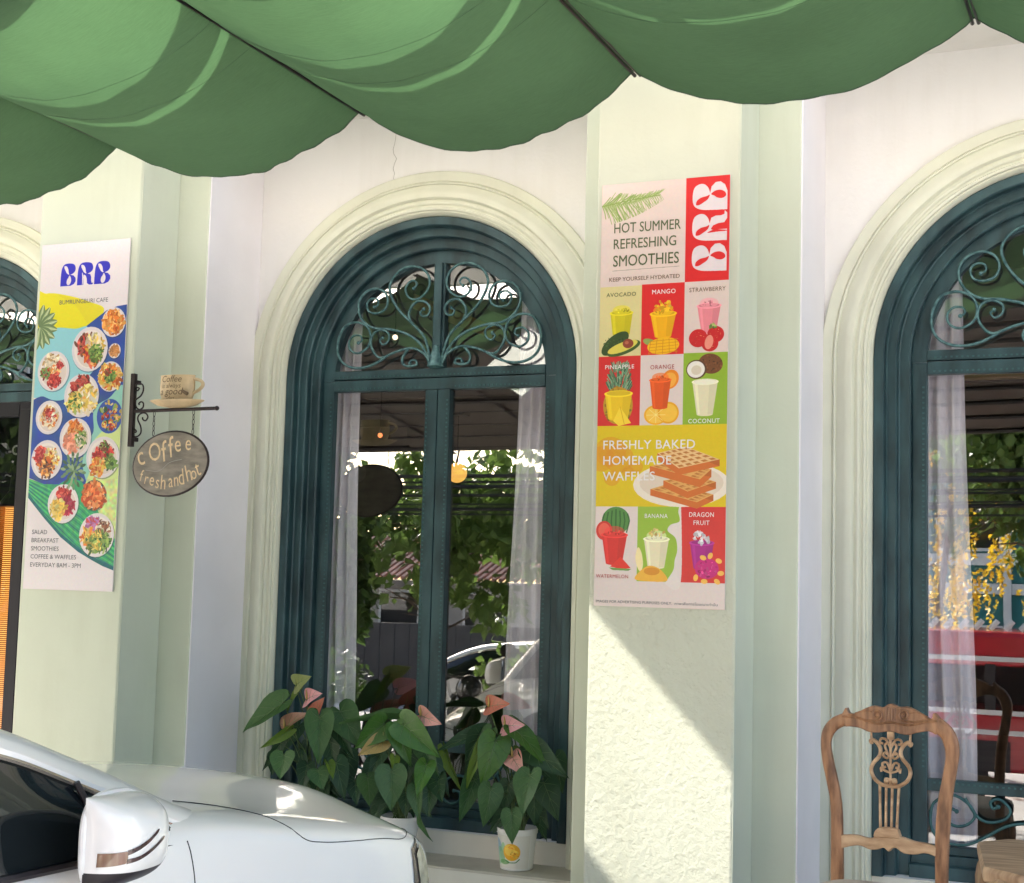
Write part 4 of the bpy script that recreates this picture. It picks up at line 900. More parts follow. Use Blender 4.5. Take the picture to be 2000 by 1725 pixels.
PLANTS = {
1: ([((-3.935,-0.31,0.949),(-4.137,-0.35,0.807),0.117,'m'),((-3.858,-0.29,1.013),(-3.947,-0.33,0.906),0.047,'l'),((-3.699,-0.39,0.895),(-3.646,-0.43,0.688),0.128,'m'),((-3.872,-0.36,0.817),(-3.998,-0.4,0.72),0.048,'l'),((-3.871,-0.41,0.706),(-3.856,-0.45,0.599),0.117,'m'),((-3.639,-0.31,0.923),(-3.49,-0.35,0.782),0.148,'m'),((-3.681,-0.25,0.851),(-3.538,-0.29,0.714),0.078,'d'),((-3.668,-0.41,0.648),(-3.617,-0.45,0.573),0.101,'m'),((-3.961,-0.27,0.747),(-4.058,-0.31,0.591),0.047,'d'),((-3.618,-0.33,0.682),(-3.539,-0.37,0.532),0.101,'d'),((-3.902,-0.23,0.722),(-3.83,-0.27,0.591),0.078,'d'),((-3.72,-0.23,0.769),(-3.649,-0.27,0.605),0.086,'d'),((-3.791,-0.34,0.653),(-3.782,-0.38,0.547),0.086,'d'),((-4.023,-0.25,0.68),(-4.029,-0.29,0.578),0.07,'d'),((-3.63,-0.41,0.681),(-3.546,-0.45,0.633),0.047,'l'),((-3.626,-0.23,0.706),(-3.557,-0.27,0.544),0.093,'d'),((-3.929,-0.21,0.824),(-3.971,-0.25,0.684),0.07,'d')],
 [((-3.806,-0.33,0.971),(-3.728,-0.37,1.005),(-3.876,-0.31,0.999),'pink'),((-3.757,-0.33,0.887),(-3.706,-0.37,0.962),(-3.81,-0.31,0.908),'orange'),((-3.927,-0.33,0.825),(-3.814,-0.37,0.904),(-3.96,-0.31,0.812),'brown'),((-3.871,-0.33,1.037),(-3.792,-0.37,1.073),(-3.958,-0.31,0.979),'green')]),
2: ([((-3.244,-0.38,0.89),(-3.032,-0.42,0.762),0.136,'b'),((-3.272,-0.37,0.869),(-3.188,-0.41,0.701),0.101,'b'),((-3.251,-0.45,0.681),(-3.228,-0.49,0.505),0.136,'m'),((-3.102,-0.43,0.717),(-3.089,-0.47,0.609),0.087,'b'),((-3.361,-0.33,0.882),(-3.48,-0.37,0.759),0.117,'b'),((-3.306,-0.29,0.907),(-3.587,-0.33,0.906),0.039,'m'),((-3.427,-0.35,0.627),(-3.391,-0.39,0.501),0.105,'m'),((-3.181,-0.28,0.759),(-3.01,-0.32,0.598),0.097,'d'),((-3.146,-0.43,0.604),(-3.116,-0.47,0.464),0.072,'m'),((-3.101,-0.3,0.634),(-3.027,-0.34,0.558),0.093,'d'),((-3.228,-0.35,0.563),(-3.213,-0.39,0.466),0.07,'d'),((-3.122,-0.33,0.586),(-3.107,-0.37,0.473),0.093,'d'),((-3.543,-0.28,0.597),(-3.478,-0.32,0.506),0.086,'d'),((-3.101,-0.25,0.762),(-3.001,-0.29,0.582),0.054,'l'),((-3.404,-0.26,0.759),(-3.435,-0.3,0.625),0.078,'d'),((-3.257,-0.28,0.737),(-3.241,-0.32,0.608),0.086,'d'),((-3.276,-0.39,0.738),(-3.238,-0.43,0.687),0.047,'l'),((-3.124,-0.41,0.465),(-3.045,-0.45,0.388),0.031,'m'),((-3.186,-0.31,0.778),(-3.05,-0.35,0.692),0.086,'m'),((-3.435,-0.27,0.689),(-3.477,-0.31,0.589),0.078,'d')],
 [((-3.171,-0.35,0.932),(-3.075,-0.39,0.915),(-3.187,-0.33,0.972),'salmon'),((-3.362,-0.35,0.799),(-3.435,-0.39,0.754),(-3.377,-0.33,0.8),'lime')]),
3: ([((-2.794,-0.34,0.84),(-2.81,-0.38,0.645),0.14,'b'),((-2.843,-0.32,0.835),(-2.957,-0.36,0.606),0.064,'l'),((-2.796,-0.36,0.623),(-2.791,-0.4,0.46),0.111,'m'),((-2.601,-0.36,0.704),(-2.608,-0.4,0.544),0.128,'m'),((-2.658,-0.41,0.535),(-2.642,-0.45,0.4),0.087,'m'),((-2.67,-0.28,0.794),(-2.535,-0.32,0.707),0.109,'d'),((-2.642,-0.24,0.809),(-2.438,-0.28,0.713),0.117,'d'),((-2.713,-0.26,0.896),(-2.519,-0.3,0.787),0.105,'b'),((-2.924,-0.28,0.645),(-2.946,-0.32,0.464),0.093,'m'),((-2.575,-0.23,0.658),(-2.48,-0.27,0.514),0.117,'d'),((-2.912,-0.22,0.855),(-2.982,-0.26,0.713),0.089,'d'),((-2.922,-0.2,0.857),(-3.112,-0.24,0.785),0.074,'d'),((-2.805,-0.21,0.828),(-2.748,-0.25,0.721),0.093,'d'),((-2.624,-0.26,0.617),(-2.603,-0.3,0.463),0.101,'d'),((-2.754,-0.23,0.636),(-2.769,-0.27,0.509),0.086,'d'),((-2.709,-0.22,0.803),(-2.619,-0.26,0.747),0.07,'l'),((-2.931,-0.21,0.72),(-2.955,-0.25,0.573),0.086,'d'),((-2.777,-0.24,0.932),(-2.669,-0.28,0.937),0.035,'m'),((-2.545,-0.18,0.769),(-2.498,-0.22,0.614),0.093,'d'),((-2.853,-0.23,0.876),(-2.906,-0.27,0.777),0.07,'m')],
 [((-2.852,-0.28,0.988),(-2.762,-0.32,1.012),(-2.889,-0.26,0.976),'orange'),((-2.768,-0.28,0.902),(-2.683,-0.32,0.919),(-2.826,-0.26,0.864),'pink'),((-2.727,-0.28,0.766),(-2.664,-0.32,0.724),(-2.8,-0.26,0.759),'salmon')]),
}
# ------------------------------------------------------------------ potted anthuriums
LM = {'m': leaf_mat('leaf_green', (.040, .110, .034), (.080, .175, .050), rough=.5), 'd': leaf_mat('leaf_dark', (.020, .062, .028), (.038, .10, .038), rough=.5),
      'b': leaf_mat('leaf_bright', (.045, .14, .018), (.085, .20, .03)), 'l': leaf_mat('leaf_lime', (.13, .24, .03), (.20, .30, .045), tr=.4)}
VEIN = mat('leaf_vein', (.14, .23, .09), .5)
HEART = [(.0, 0.0), (-.06, .05), (-.15, .13), (-.19, .24), (-.17, .34), (-.09, .43), (.02, .485), (.15, .50), (.30, .46), (.46, .385), (.62, .285), (.76, .18), (.88, .09), (.96, .03), (1.0, 0.0)]
def heart_mesh(name, m, droop, cup, seed, veins=True):
    rr = random.Random(seed); rows = []
    for (x, hw) in HEART:
        r = []
        for j in range(-4, 5):
            u = j / 4; xx = x; yy = hw * u
            if x <= .02: xx = x + (0.0 if abs(u) > .5 else (.02 - x) * (1 - abs(u) * 2) * .9)
            z = -droop * max(xx, 0) ** 2 + cup * (abs(yy) ** 1.4) * 1.3 - (.05 * (1 - xx)) * 0 + .016 * math.sin(xx * 11 + u * 3 + seed) * abs(u)
            z += -.03 * (1 - abs(u)) ** 3 * 1 if abs(u) < 1 else 0
            r.append((xx, yy, z))
        rows.append(r)
    b = MB(); b.grid([list(r) for r in rows])
    if veins:
        zf = lambda x, y: -droop * max(x, 0) ** 2 + cup * (abs(y) ** 1.4) * 1.3 - .03 * (1 - min(1, abs(y) / max(.02, [hw for xx, hw in HEART if xx >= x][0] if x < 1 else .02))) ** 3 + .006
        b.cur = 1
        b.tube([(x, 0, zf(x, 0)) for x in (.02, .25, .5, .75, .96)], [.011, .009, .007, .005, .002], 4)
        for s_ in (-1, 1):
            for (x0, x1, y1) in ((.02, -.10, .30), (.03, .22, .42), (.2, .48, .33), (.42, .70, .18)):
                b.tube([(x0 + (x1 - x0) * t, s_ * y1 * t ** .85, zf(x0 + (x1 - x0) * t, y1 * t ** .85)) for t in (0, .35, .7, 1)], [.006, .005, .0035, .002], 3)
        b.cur = 0
    me = b.mesh(name, [m, VEIN], True, 3)
    return me
def vein_mesh():
    b = MB(); b.tube([(0, 0, -.024), (.4, 0, -.02), (.97, 0, -.02)], [.010, .007, .002], 4)
    for s in (-1, 1):
        for (x0, x1, y1) in ((.02, -.1, .3), (.05, .3, .38), (.25, .55, .27), (.45, .75, .15)):
            b.tube([(x0, 0, -.022), ((x0 + x1) / 2, s * y1 * .55, -.006), (x1, s * y1, .012)], [.005, .004, .002], 3)
    return b
LEAFM = {k: [heart_mesh('leaf', LM[k], d, c, 3 * i + ord(k)) for i, (d, c) in enumerate(((.22, .16), (.34, .06), (.12, .26)))] for k in LM}
FLC = {'pink': (.78, .38, .42), 'orange': (.52, .17, .11), 'brown': (.36, .19, .13), 'green': (.26, .30, .10), 'salmon': (.76, .38, .33), 'lime': (.45, .32, .12)}
FLM = {k: heart_mesh('spathe', leaf_mat('spathe_' + k, c, tuple(min(1, v * 1.25) for v in c), rough=.3, tr=.3), .25, .22, 5) for k, c in FLC.items()}
def potmesh(m):
    b = MB(); b.lathe([(.072, 0), (.076, .004), (.077, .02), (.092, .165), (.096, .167), (.097, .19), (.092, .19), (.088, .172), (.0, .165)], 32, cap=False); return b
STEMM = mat('plant_stem', (.11, .17, .06), .5, var=.3, vscale=30); POTW = mat('white_plastic_pot', (.80, .80, .77), .35); SOIL = mat('potting_soil', (.03, .02, .015), .95, bump=.5, bscale=90)
PLAB = {1: 'potted anthurium behind the car bonnet, leftmost on the sill, one leaf over the moulding', 2: 'middle potted anthurium of the three, its white pot half hidden by the bonnet', 3: 'potted anthurium in a white pot painted with a yellow fruit, rightmost on the sill'}
PPOS = {1: (-3.86, -.15, .236), 2: (-3.365, -.15, .236), 3: (-2.745, -.15, .236)}
def orient(base, tip, w, face, roll):
    b = Vector(base); t = Vector(tip); X = (t - b); L = X.length; X.normalize()
    N = Vector(face); N = (N - X * N.dot(X)).normalized(); Y = N.cross(X).normalized()
    R = Matrix.Rotation(roll, 3, X); N = R @ N; Y = R @ Y
    return Matrix(((X.x * L, Y.x * w, N.x * L, b.x), (X.y * L, Y.y * w, N.y * L, b.y), (X.z * L, Y.z * w, N.z * L, b.z), (0, 0, 0, 1)))
for k in (1, 2, 3):
    rr = random.Random(90 + k); pp = Vector(PPOS[k]); t = thing('potted_anthurium', PLAB[k], 'potted plant', pp, 0, 'potted anthuriums on the window sill')
    b = potmesh(None); pot = b.obj('pot', POTW, t, smooth=True, sharp=.5)
    m = MB(); m.lathe([(.087, .160), (.02, .168), (.0, .168)], 20, cap=False); m.obj('soil', SOIL, t)
    Ls, Fs = PLANTS[k]
    for i, (ba, ti, w, c_) in enumerate(Ls):
        ba = Vector(ba); ti = Vector(ti); L = (ti - ba).length
        ba.y += rr.uniform(-.03, .03); ti.y += rr.uniform(-.07, .02)
        face = (.28 + rr.uniform(-.25, .25), -1, .45 + rr.uniform(-.25, .3))
        roll = rr.uniform(-.4, .4)
        if w < .06: roll = rr.choice((-1, 1)) * rr.uniform(.5, .8)
        M = orient(ba - pp, ti - pp, w * 1.12, face, roll)
        lf = kid(rr.choice(LEAFM[c_]), 'leaf', t, mw=M)
        if c_ in 'mb' and w > .08:
            pass
        s0 = Vector((rr.uniform(-.03, .03), rr.uniform(-.03, .03), .165)); e = ba - pp
        mid = s0.lerp(e, .55) + Vector((rr.uniform(-.02, .02), .03, .05)); 
        q = MB(); q.tube(spline([s0, mid, e], 6), [.0032] * 13, 5); q.obj('stem', STEMM, t, smooth=True)
    for (a, ti, ri, col) in Fs:
        a = Vector(a); ti = Vector(ti); d = ti - a
        M = orient(a - pp, ti - pp + Vector((0, -.03, 0)) + d * .25, .098, (rr.uniform(-.6, .6), -1, .55), rr.uniform(-.5, .5))
        fo = kid(FLM[col], 'flower', t, mw=M)
        q = MB(); b0 = a - pp; q.tube([b0, b0 + Vector((.004, -.008, .022)), b0 + Vector((.002, -.012, .045))], [.005, .0045, .002], 7); q.obj('spadix', mat('spadix_' + ('g' if col in ('green', 'lime') else 'o'), (.55, .38, .12) if col not in ('green', 'lime') else (.25, .3, .1), .5), t, smooth=True)
        s0 = Vector((rr.uniform(-.02, .02), 0, .165)); q = MB(); q.tube(spline([s0, s0.lerp(b0, .6) + Vector((0, .02, .03)), b0], 6), .0028, 5); q.obj('stem', STEMM, t, smooth=True)
    # small leaves low in the middle
    for i in range(9):
        a = rr.uniform(0, 2 * PI); b0 = Vector((.07 * math.cos(a), .05 * math.sin(a) + .02, .24 + rr.uniform(0, .14))); t1 = b0 + Vector((.10 * math.cos(a), -.06, -.09 + rr.uniform(-.03, .03)))
        kid(rr.choice(LEAFM['d']), 'leaf', t, mw=orient(b0, t1, rr.uniform(.07, .10), (.2, -1, .5), rr.uniform(-.6, .6)))
        q = MB(); q.tube([(0, 0, .16), b0], .003, 5); q.obj('stem', STEMM, t)
    if k == 3:
        A = Art(300, 160, 1.6, (222, 220, 212)); cxm = 95
        for x, y, rx_, ry_, c in ((50, 50, 16, 34, (120, 160, 190)), (38, 80, 14, 40, (140, 180, 200)), (62, 96, 18, 40, (110, 170, 120)), (40, 120, 26, 26, (150, 200, 160)), (78, 130, 26, 12, (90, 150, 80)), (74, 60, 10, 26, (130, 190, 130))): A.ell(x, y, rx_, ry_, c, .65, A.r.uniform(-.5, .5))
        A.ell(112, 80, 36, 42, (236, 176, 40)); A.ell(104, 70, 22, 28, (246, 206, 90)); A.blobs(114, 84, 30, 34, [(250, 214, 90), (226, 150, 30)], 20, .14); A.line([(82, 118), (100, 132), (130, 130), (146, 112)], 4, (60, 130, 60)); A.line([(118, 40), (100, 56), (122, 62)], 2.5, (230, 150, 40))
        im = A.image('pot_print'); rows = []
        me_v = []; uv = []; NA = 24
        for j in range(9):
            z = .012 + .150 * j / 8; r = .0775 + (.0925 - .0775) * (z - .02) / .145 + .0006
            for i in range(NA + 1):
                a = math.radians(-175 + 150 * i / NA) ; me_v.append((r * math.cos(a), r * math.sin(a), z)); uv.append((i / NA * .62, j / 8))
        fs = [(j * (NA + 1) + i, j * (NA + 1) + i + 1, (j + 1) * (NA + 1) + i + 1, (j + 1) * (NA + 1) + i) for j in range(8) for i in range(NA)]
        me = bpy.data.meshes.new('painted_fruit'); me.from_pydata(me_v, [], fs); ul = me.uv_layers.new(name='UVMap')
        for p in me.polygons:
            for li in p.loop_indices: ul.data[li].uv = uv[me.loops[li].vertex_index]
        me.materials.append(print_mat('pot_print', im)); me.polygons.foreach_set('use_smooth', [True] * len(me.polygons))
        o = bpy.data.objects.new('painted_fruit', me); COL.objects.link(o); o.parent = pot

# ------------------------------------------------------------------ carved chair
CH = thing('carved_chair', 'carved wooden dining chair with a lyre back in front of the right pilaster', 'chair', (-.90, -.94, 0), -math.radians(6))
LO = [(-0.187, 1.108), (-0.23, 1.087), (-0.263, 1.047), (-0.272, 0.995), (-0.266, 0.925), (-0.25, 0.851), (-0.235, 0.777), (-0.231, 0.686), (-0.231, 0.505)]
LI = [(-0.157, 1.06), (-0.187, 1.056), (-0.217, 1.033), (-0.233, 0.994), (-0.225, 0.936), (-0.209, 0.871), (-0.194, 0.798), (-0.186, 0.712), (-0.181, 0.511)]
RO = [(0.176, 1.116), (0.217, 1.085), (0.241, 1.042), (0.247, 0.991), (0.238, 0.926), (0.226, 0.853), (0.216, 0.752), (0.210, 0.652), (0.206, 0.523)]
RI = [(0.14, 1.063), (0.176, 1.046), (0.192, 1.011), (0.196, 0.971), (0.184, 0.897), (0.170, 0.824), (0.162, 0.747), (0.158, 0.646), (0.159, 0.517)]
def rounded(name, poly, y0, y1, parent, m=WOOD, bev=.006):
    b = MB(); b.prism(poly, y0, y1); return b.obj(name, m, parent, bevel=bev, smooth=True, sharp=.5)
for O, I in ((LO, LI), (RO, RI)):
    o = spl2(O, 5); i = spl2(I, 5); n = min(len(o), len(i)); m = MB(); rows = []
    o = o + [(o[-1][0], .25), (o[-1][0], .0)]; i = i + [(i[-1][0], .25), (i[-1][0], .0)]
    for (ox, oz), (ix, iz) in zip(o, i):
        back = .05 * max(0, (1.0 - oz)) * 0 - .06 * max(0, oz - .5) ** 2 * 0
        cxm, czm = (ox + ix) / 2, (oz + iz) / 2; r = []
        for a in range(12):
            t = 2 * PI * a / 12; ca, sa = math.cos(t), math.sin(t); q = lambda v: math.copysign(abs(v) ** .6, v)
            r.append((cxm + (ox - ix) / 2 * q(ca), .016 * q(sa) + .0, czm + (oz - iz) / 2 * q(ca)))
        rows.append(r)
    m.grid(rows, closed=True); n_ = len(rows); m.add(rows[0], [tuple(range(12))]); m.add(rows[-1], [tuple(range(12))]); m.obj('back_post', WOOD, CH, smooth=True, sharp=1.2)
TOP = [(-0.187, 1.106), (-0.172, 1.130), (-0.160, 1.110), (-0.131, 1.112), (-0.101, 1.131), (-0.068, 1.143), (-0.034, 1.139), (-0.005, 1.155), (0.025, 1.145), (0.058, 1.147), (0.091, 1.135), (0.128, 1.115), (0.148, 1.106), (0.156, 1.131), (0.176, 1.114)]
BOT = [(-0.175, 1.058), (-0.157, 1.06), (-0.118, 1.057), (-0.084, 1.045), (-0.046, 1.046), (-0.004, 1.053), (0.033, 1.047), (0.066, 1.045), (0.099, 1.056), (0.14, 1.063), (.165, 1.052)]
rounded('crest_rail', spl2(TOP, 4) + spl2(BOT[::-1], 4), -.017, .016, CH, bev=.007)
LEDGE = [(-0.185, 1.100), (-0.153, 1.099), (-0.118, 1.097), (-0.084, 1.086), (-0.05, 1.082), (-0.0, 1.090), (0.033, 1.086), (0.066, 1.084), (0.099, 1.091), (0.132, 1.101), (.17, 1.106)]
m = MB(); m.tube(spline([(x, -.019, z - .003) for x, z in LEDGE], 4), .0045, 6); crv = m.obj('carving', WOOD, CH, smooth=True)
def spiral(cx, cz, r, sgn, turns=1.6, n=30, y=-.0195):
    return [(cx + sgn * r * (1 - .8 * k / n) * math.cos(-PI / 2 + 2 * PI * turns * k / n), y, cz + r * (1 - .8 * k / n) * math.sin(-PI / 2 + 2 * PI * turns * k / n)) for k in range(n + 1)]
for c_, sg in (((-.052, 1.111), 1), ((.050, 1.116), -1)):
    m = MB(); m.tube(spiral(c_[0], c_[1], .021, sg), [.0045] * 31, 6); m.ball((c_[0], -.019, c_[1]), .006, 8, 6)
    m.tube(spline([(c_[0], -.019, c_[1] - .021), (c_[0] - sg * .035, -.019, c_[1] - .022), (c_[0] - sg * .075, -.019, c_[1] - .012), (c_[0] - sg * .11, -.018, c_[1] - .004)], 5), [.0045 - .0002 * k for k in range(16)], 6)
    m.tube(spline([(c_[0] - sg * .02, -.018, c_[1] + .010), (c_[0] - sg * .05, -.018, c_[1] + .012), (c_[0] - sg * .085, -.018, c_[1] + .0)], 5), .003, 6)
    m.obj('carving', WOOD, CH, smooth=True)
for k in range(4):
    m = MB(); m.tube([(-.018 + k * .011, -.018, 1.094), (-.019 + k * .0115, -.019, 1.115), (-.016 + k * .0105, -.018, 1.140)], .0036, 6); m.obj('carving', WOOD, CH, smooth=True)
LY = [(-0.006, 0.850), (0.025, 0.853), (0.054, 0.872), (0.068, 0.901), (0.061, 0.928), (0.039, 0.954), (0.032, 0.978), (0.040, 0.999), (0.058, 1.015), (.072, 1.012), (.068, 1.003), (.060, 1.007)]
sp = bpy.data.objects.new('splat', None)
m = MB()
for sg in (1, -1):
    pts = [(-.006 + sg * (x + .006) * (1.0 if sg > 0 else .98), 0, z) for x, z in LY]
    q = spline(pts, 5); m.tube(q, [.0075 if k < len(q) * .7 else .0075 - .004 * (k / len(q) - .7) / .3 for k in range(len(q))], 8, flat=1.0)
    m.tube([(-.006 + sg * .072, 0, 1.015), (-.006 + sg * .074, .002, 1.048)], [.005, .004], 6)
    for P_ in ([(-.006, .99), (.012, 1.02), (.030, 1.022), (.034, 1.008), (.022, 1.005)], [(-.006, .962), (.010, .952), (.022, .962), (.016, .972), (.008, .966)], [(-.006, .95), (.008, .975), (.016, .998), (.006, 1.008), (.000, 1.000)],
               [(-.006, .905), (.008, .935), (.024, .932), (.022, .918), (.012, .92)], [(-.006, .90), (.014, .905), (.030, .915), (.028, .90)], [(-.004, .852), (-.002, .872), (.012, .876), (.014, .864), (.004, .862)]):
        m.tube(spline([(-.006 + sg * (x + .006), .002, z) for x, z in P_], 5), .0050, 6)
    m.ball((-.006 + sg * .014, -.002, .868), .0085, 10, 8)
m.tube([(-.006, .001, .850), (-.006, .001, 1.05)], [.004, .006], 6); m.box(-.018, .006, -.006, .010, 1.022, 1.052)
spl = m.obj('splat', WOODL, CH, smooth=True, sharp=1.0)
for x0, x1 in ((-.046, -.043), (-.022, -.023), (.001, -.002), (.026, .018)):
    m = MB(); m.tube([(x0, 0, .856), (x0 * .5 + x1 * .5, -.001, .78), (x1, 0, .692)], [.0055, .0048, .0055], 8); m.obj('slat', WOODL, spl, smooth=True)
rounded('shoe', spl2([(-.066, .660), (-.062, .680), (-.041, .697), (.017, .699), (.030, .683), (.036, .662)], 3), -.016, .014, CH, WOODL, .004)
RT = [(-0.19, 0.654), (-0.133, 0.66), (-0.083, 0.653), (-0.049, 0.664), (-0.007, 0.665), (0.038, 0.67), (0.087, 0.659), (0.128, 0.657), (0.166, 0.648)]
RB = [(-0.19, 0.603), (-0.154, 0.616), (-0.116, 0.622), (-0.082, 0.612), (-0.049, 0.616), (-0.028, 0.624), (-0.009, 0.612), (0.013, 0.629), (0.046, 0.612), (0.091, 0.613), (0.128, 0.621), (0.166, 0.612)]
rounded('lower_rail', spl2(RT, 4) + spl2(RB[::-1], 4), -.013, .012, CH, WOODL, .005)
m = MB(); rows = []
for z, k in ((.43, .97), (.445, 1.0), (.475, 1.0), (.492, .97), (.500, .90), (.503, .6), (.504, .0)):
    r = []
    for i in range(28):
        t = 2 * PI * i / 28; q = lambda v: math.copysign(abs(v) ** .45, v); y = q(math.sin(t)); w = .245 + .045 * (-y); r.append((q(math.cos(t)) * w * k - .01, -.235 + y * .235 * k, z))
    rows.append(r)
m.grid(rows, closed=True); m.obj('seat', SEATC, CH, smooth=True)
m = MB(); m.box(-.24, .22, -.01, .01, .36, .44); m.box(-.27, .25, -.455, -.435, .36, .435); m.box(-.27, -.25, -.44, -.01, .36, .435); m.box(.23, .25, -.44, -.01, .36, .435); m.obj('seat_frame', WOOD, CH, bevel=.004)
for x in (-.25, .23):
    m = MB(); m.tube(spline([(x, -.43, .37), (x * 1.04, -.45, .30), (x * .96, -.42, .15), (x * 1.0, -.44, .02), (x * 1.05, -.46, 0)], 4), [.028, .03, .032, .032, .030, .028, .024, .021, .018, .017, .016, .015, .016, .017, .02, .022, .022], 8); m.obj('leg', WOOD, CH, smooth=True)

# ------------------------------------------------------------------ carved side table at the right edge
ST = thing('carved_table', 'low worn wooden table with a scalloped apron, cut by the right edge beside the chair', 'table', (-.185, -1.62, -.022), math.radians(8))
def octa(r, c=.30):
    a = r; b = r * (1 - c); return [(a, -b), (a, b), (b, a), (-b, a), (-a, b), (-a, -b), (-b, -a), (b, -a)]
m = MB(); rows = [[(x, y, z) for x, y in octa(r)] for r, z in ((.318, .728), (.330, .736), (.332, .766), (.326, .778))]
m.grid(rows, closed=True); m.add(rows[-1], [tuple(range(8))]); m.add(rows[0], [tuple(range(7, -1, -1))]); m.obj('table_top', WOODS, ST, bevel=.004)
for k in range(4):
    a = k * PI / 2; m = MB(); n = 17; P_ = []
    for i in range(n):
        u = -1 + 2 * i / (n - 1); P_.append((u * .22, .728 - .07 - .05 * abs(u) ** 1.5 + .018 * math.cos(u * 3 * PI)))
    m.prism([(-.22, .7275), (.22, .7275)] + P_[::-1], -.295, -.275); o = m.obj('apron', WOODS, ST, bevel=.003); o.rotation_euler = (0, 0, a)
for sx in (-1, 1):
    for sy in (-1, 1):
        m = MB(); m.tube(spline([(sx * .255, sy * .255, .727), (sx * .285, sy * .285, .62), (sx * .25, sy * .25, .35), (sx * .23, sy * .23, .12), (sx * .27, sy * .27, 0.01)], 5), [.052, .056, .058, .057, .054, .050, .046, .042, .038, .034, .031, .028, .026, .025, .024, .024, .024, .025, .026, .028, .03], 8)
        m.obj('leg', WOODS, ST, smooth=True)
# ------------------------------------------------------------------ white car parked nose-in
def paint(name, col):
    m = mat(name, col, .28, coat=1.0, spec=.5); return m
CARW = paint('white_car_paint', (.88, .87, .85)); CARS = paint('silver_car_paint', (.62, .63, .65))
DGL = mat('dark_car_glass', (.012, .016, .018), .03, spec=.9); TRIM = mat('black_trim', (.025, .02, .024), .45, var=.2, vscale=30); CHROME = mat('window_trim', (.55, .50, .44), .25, metal=.8)
GAPM = mat('panel_gap', (.03, .03, .03), .8); LENS = mat('lamp_lens', (.42, .40, .30), .08, coat=1.0, var=.3, vscale=20); LENSD = mat('lamp_housing', (.16, .14, .13), .2, metal=.5); AMBL = mat('indicator_lens', (.20, .085, .06), .15, coat=1.0, col2=(.32, .22, .14), vscale=40, stretch=(1, 1, .1))
TYRE = mat('tyre_rubber', (.02, .02, .02), .85); RIM = mat('alloy', (.45, .46, .48), .3, metal=.9)
ST_ = [(1.96, .50, .44, .42, .55), (1.93, .66, .58, .56, .68), (1.88, .77, .66, .68, .79), (1.79, .87, .745, .78, .865), (1.66, .925, .795, .80, .895), (1.45, .97, .84, .79, .905), (1.2, 1.0, .885, .785, .90), (.9, 1.025, .935, .775, .895),
       (.6, 1.045, .985, .77, .89), (.35, 1.055, .995, .79, .885), (.1, 1.02, .955, .82, .885), (-.15, .99, .935, .82, .885), (-.6, .96, .935, .82, .885), (-1.4, .955, .94, .82, .885), (-2.2, .98, .95, .81, .885), (-2.6, .99, .94, .78, .87), (-2.82, .92, .85, .7, .80), (-2.93, .6, .55, .6, .70)]
def stat(x):
    xs = [s[0] for s in ST_]
    if x >= xs[0]: return ST_[0][1:]
    if x <= xs[-1]: return ST_[-1][1:]
    for i in range(len(xs) - 1):
        if xs[i] >= x >= xs[i + 1]:
            t = (xs[i] - x) / (xs[i] - xs[i + 1]); a, b, c, d = ST_[max(i - 1, 0)], ST_[i], ST_[i + 1], ST_[min(i + 2, len(ST_) - 1)]
            out = []
            for k in range(1, 5):
                h = xs[i] - xs[i + 1]; m0 = (c[k] - a[k]) / max(a[0] - c[0], .01) * h if i > 0 else (c[k] - b[k]); m1 = (d[k] - b[k]) / max(b[0] - d[0], .01) * h if i < len(ST_) - 2 else (c[k] - b[k])
                out.append((2 * t ** 3 - 3 * t * t + 1) * b[k] + (t ** 3 - 2 * t * t + t) * m0 + (-2 * t ** 3 + 3 * t * t) * c[k] + (t ** 3 - t * t) * m1)
            return out
def section(x):
    zc, ze, ws, wm = stat(x)
    pts = [(0, zc), (.25 * ws, zc - .004), (.5 * ws, zc - .018 * (1 if x > .2 else .2)), (.72 * ws, ze + (zc - ze) * .50), (.88 * ws, ze + (zc - ze) * .24), (ws, ze + .004), (ws + (wm - ws) * .5, ze - .016), (wm - .012, ze - .055), (wm, ze - .14), (wm + .002, ze - .26), (wm - .004, .42 if ze > .6 else .3), (wm - .02, .30), (wm - .06, .20), (wm - .12, .17)]
    return [(p.x, p.y) for p in spline([(a, b, 0) for a, b in pts], 3)]
def side_y(x, z):
    s = section(x); best = None
    for (y0, z0), (y1, z1) in zip(s, s[1:]):
        if (z0 - z) * (z1 - z) <= 0 and abs(z0 - z1) > 1e-6: best = y0 + (y1 - y0) * (z0 - z) / (z0 - z1); break
    return best if best is not None else max(y for y, _ in s)
def top_z(x, y):
    for (y0, z0), (y1, z1) in zip(section(x), section(x)[1:]):
        if y0 <= y <= y1 and y1 > y0: return z0 + (z1 - z0) * (y - y0) / (y1 - y0)
    return stat(x)[1]
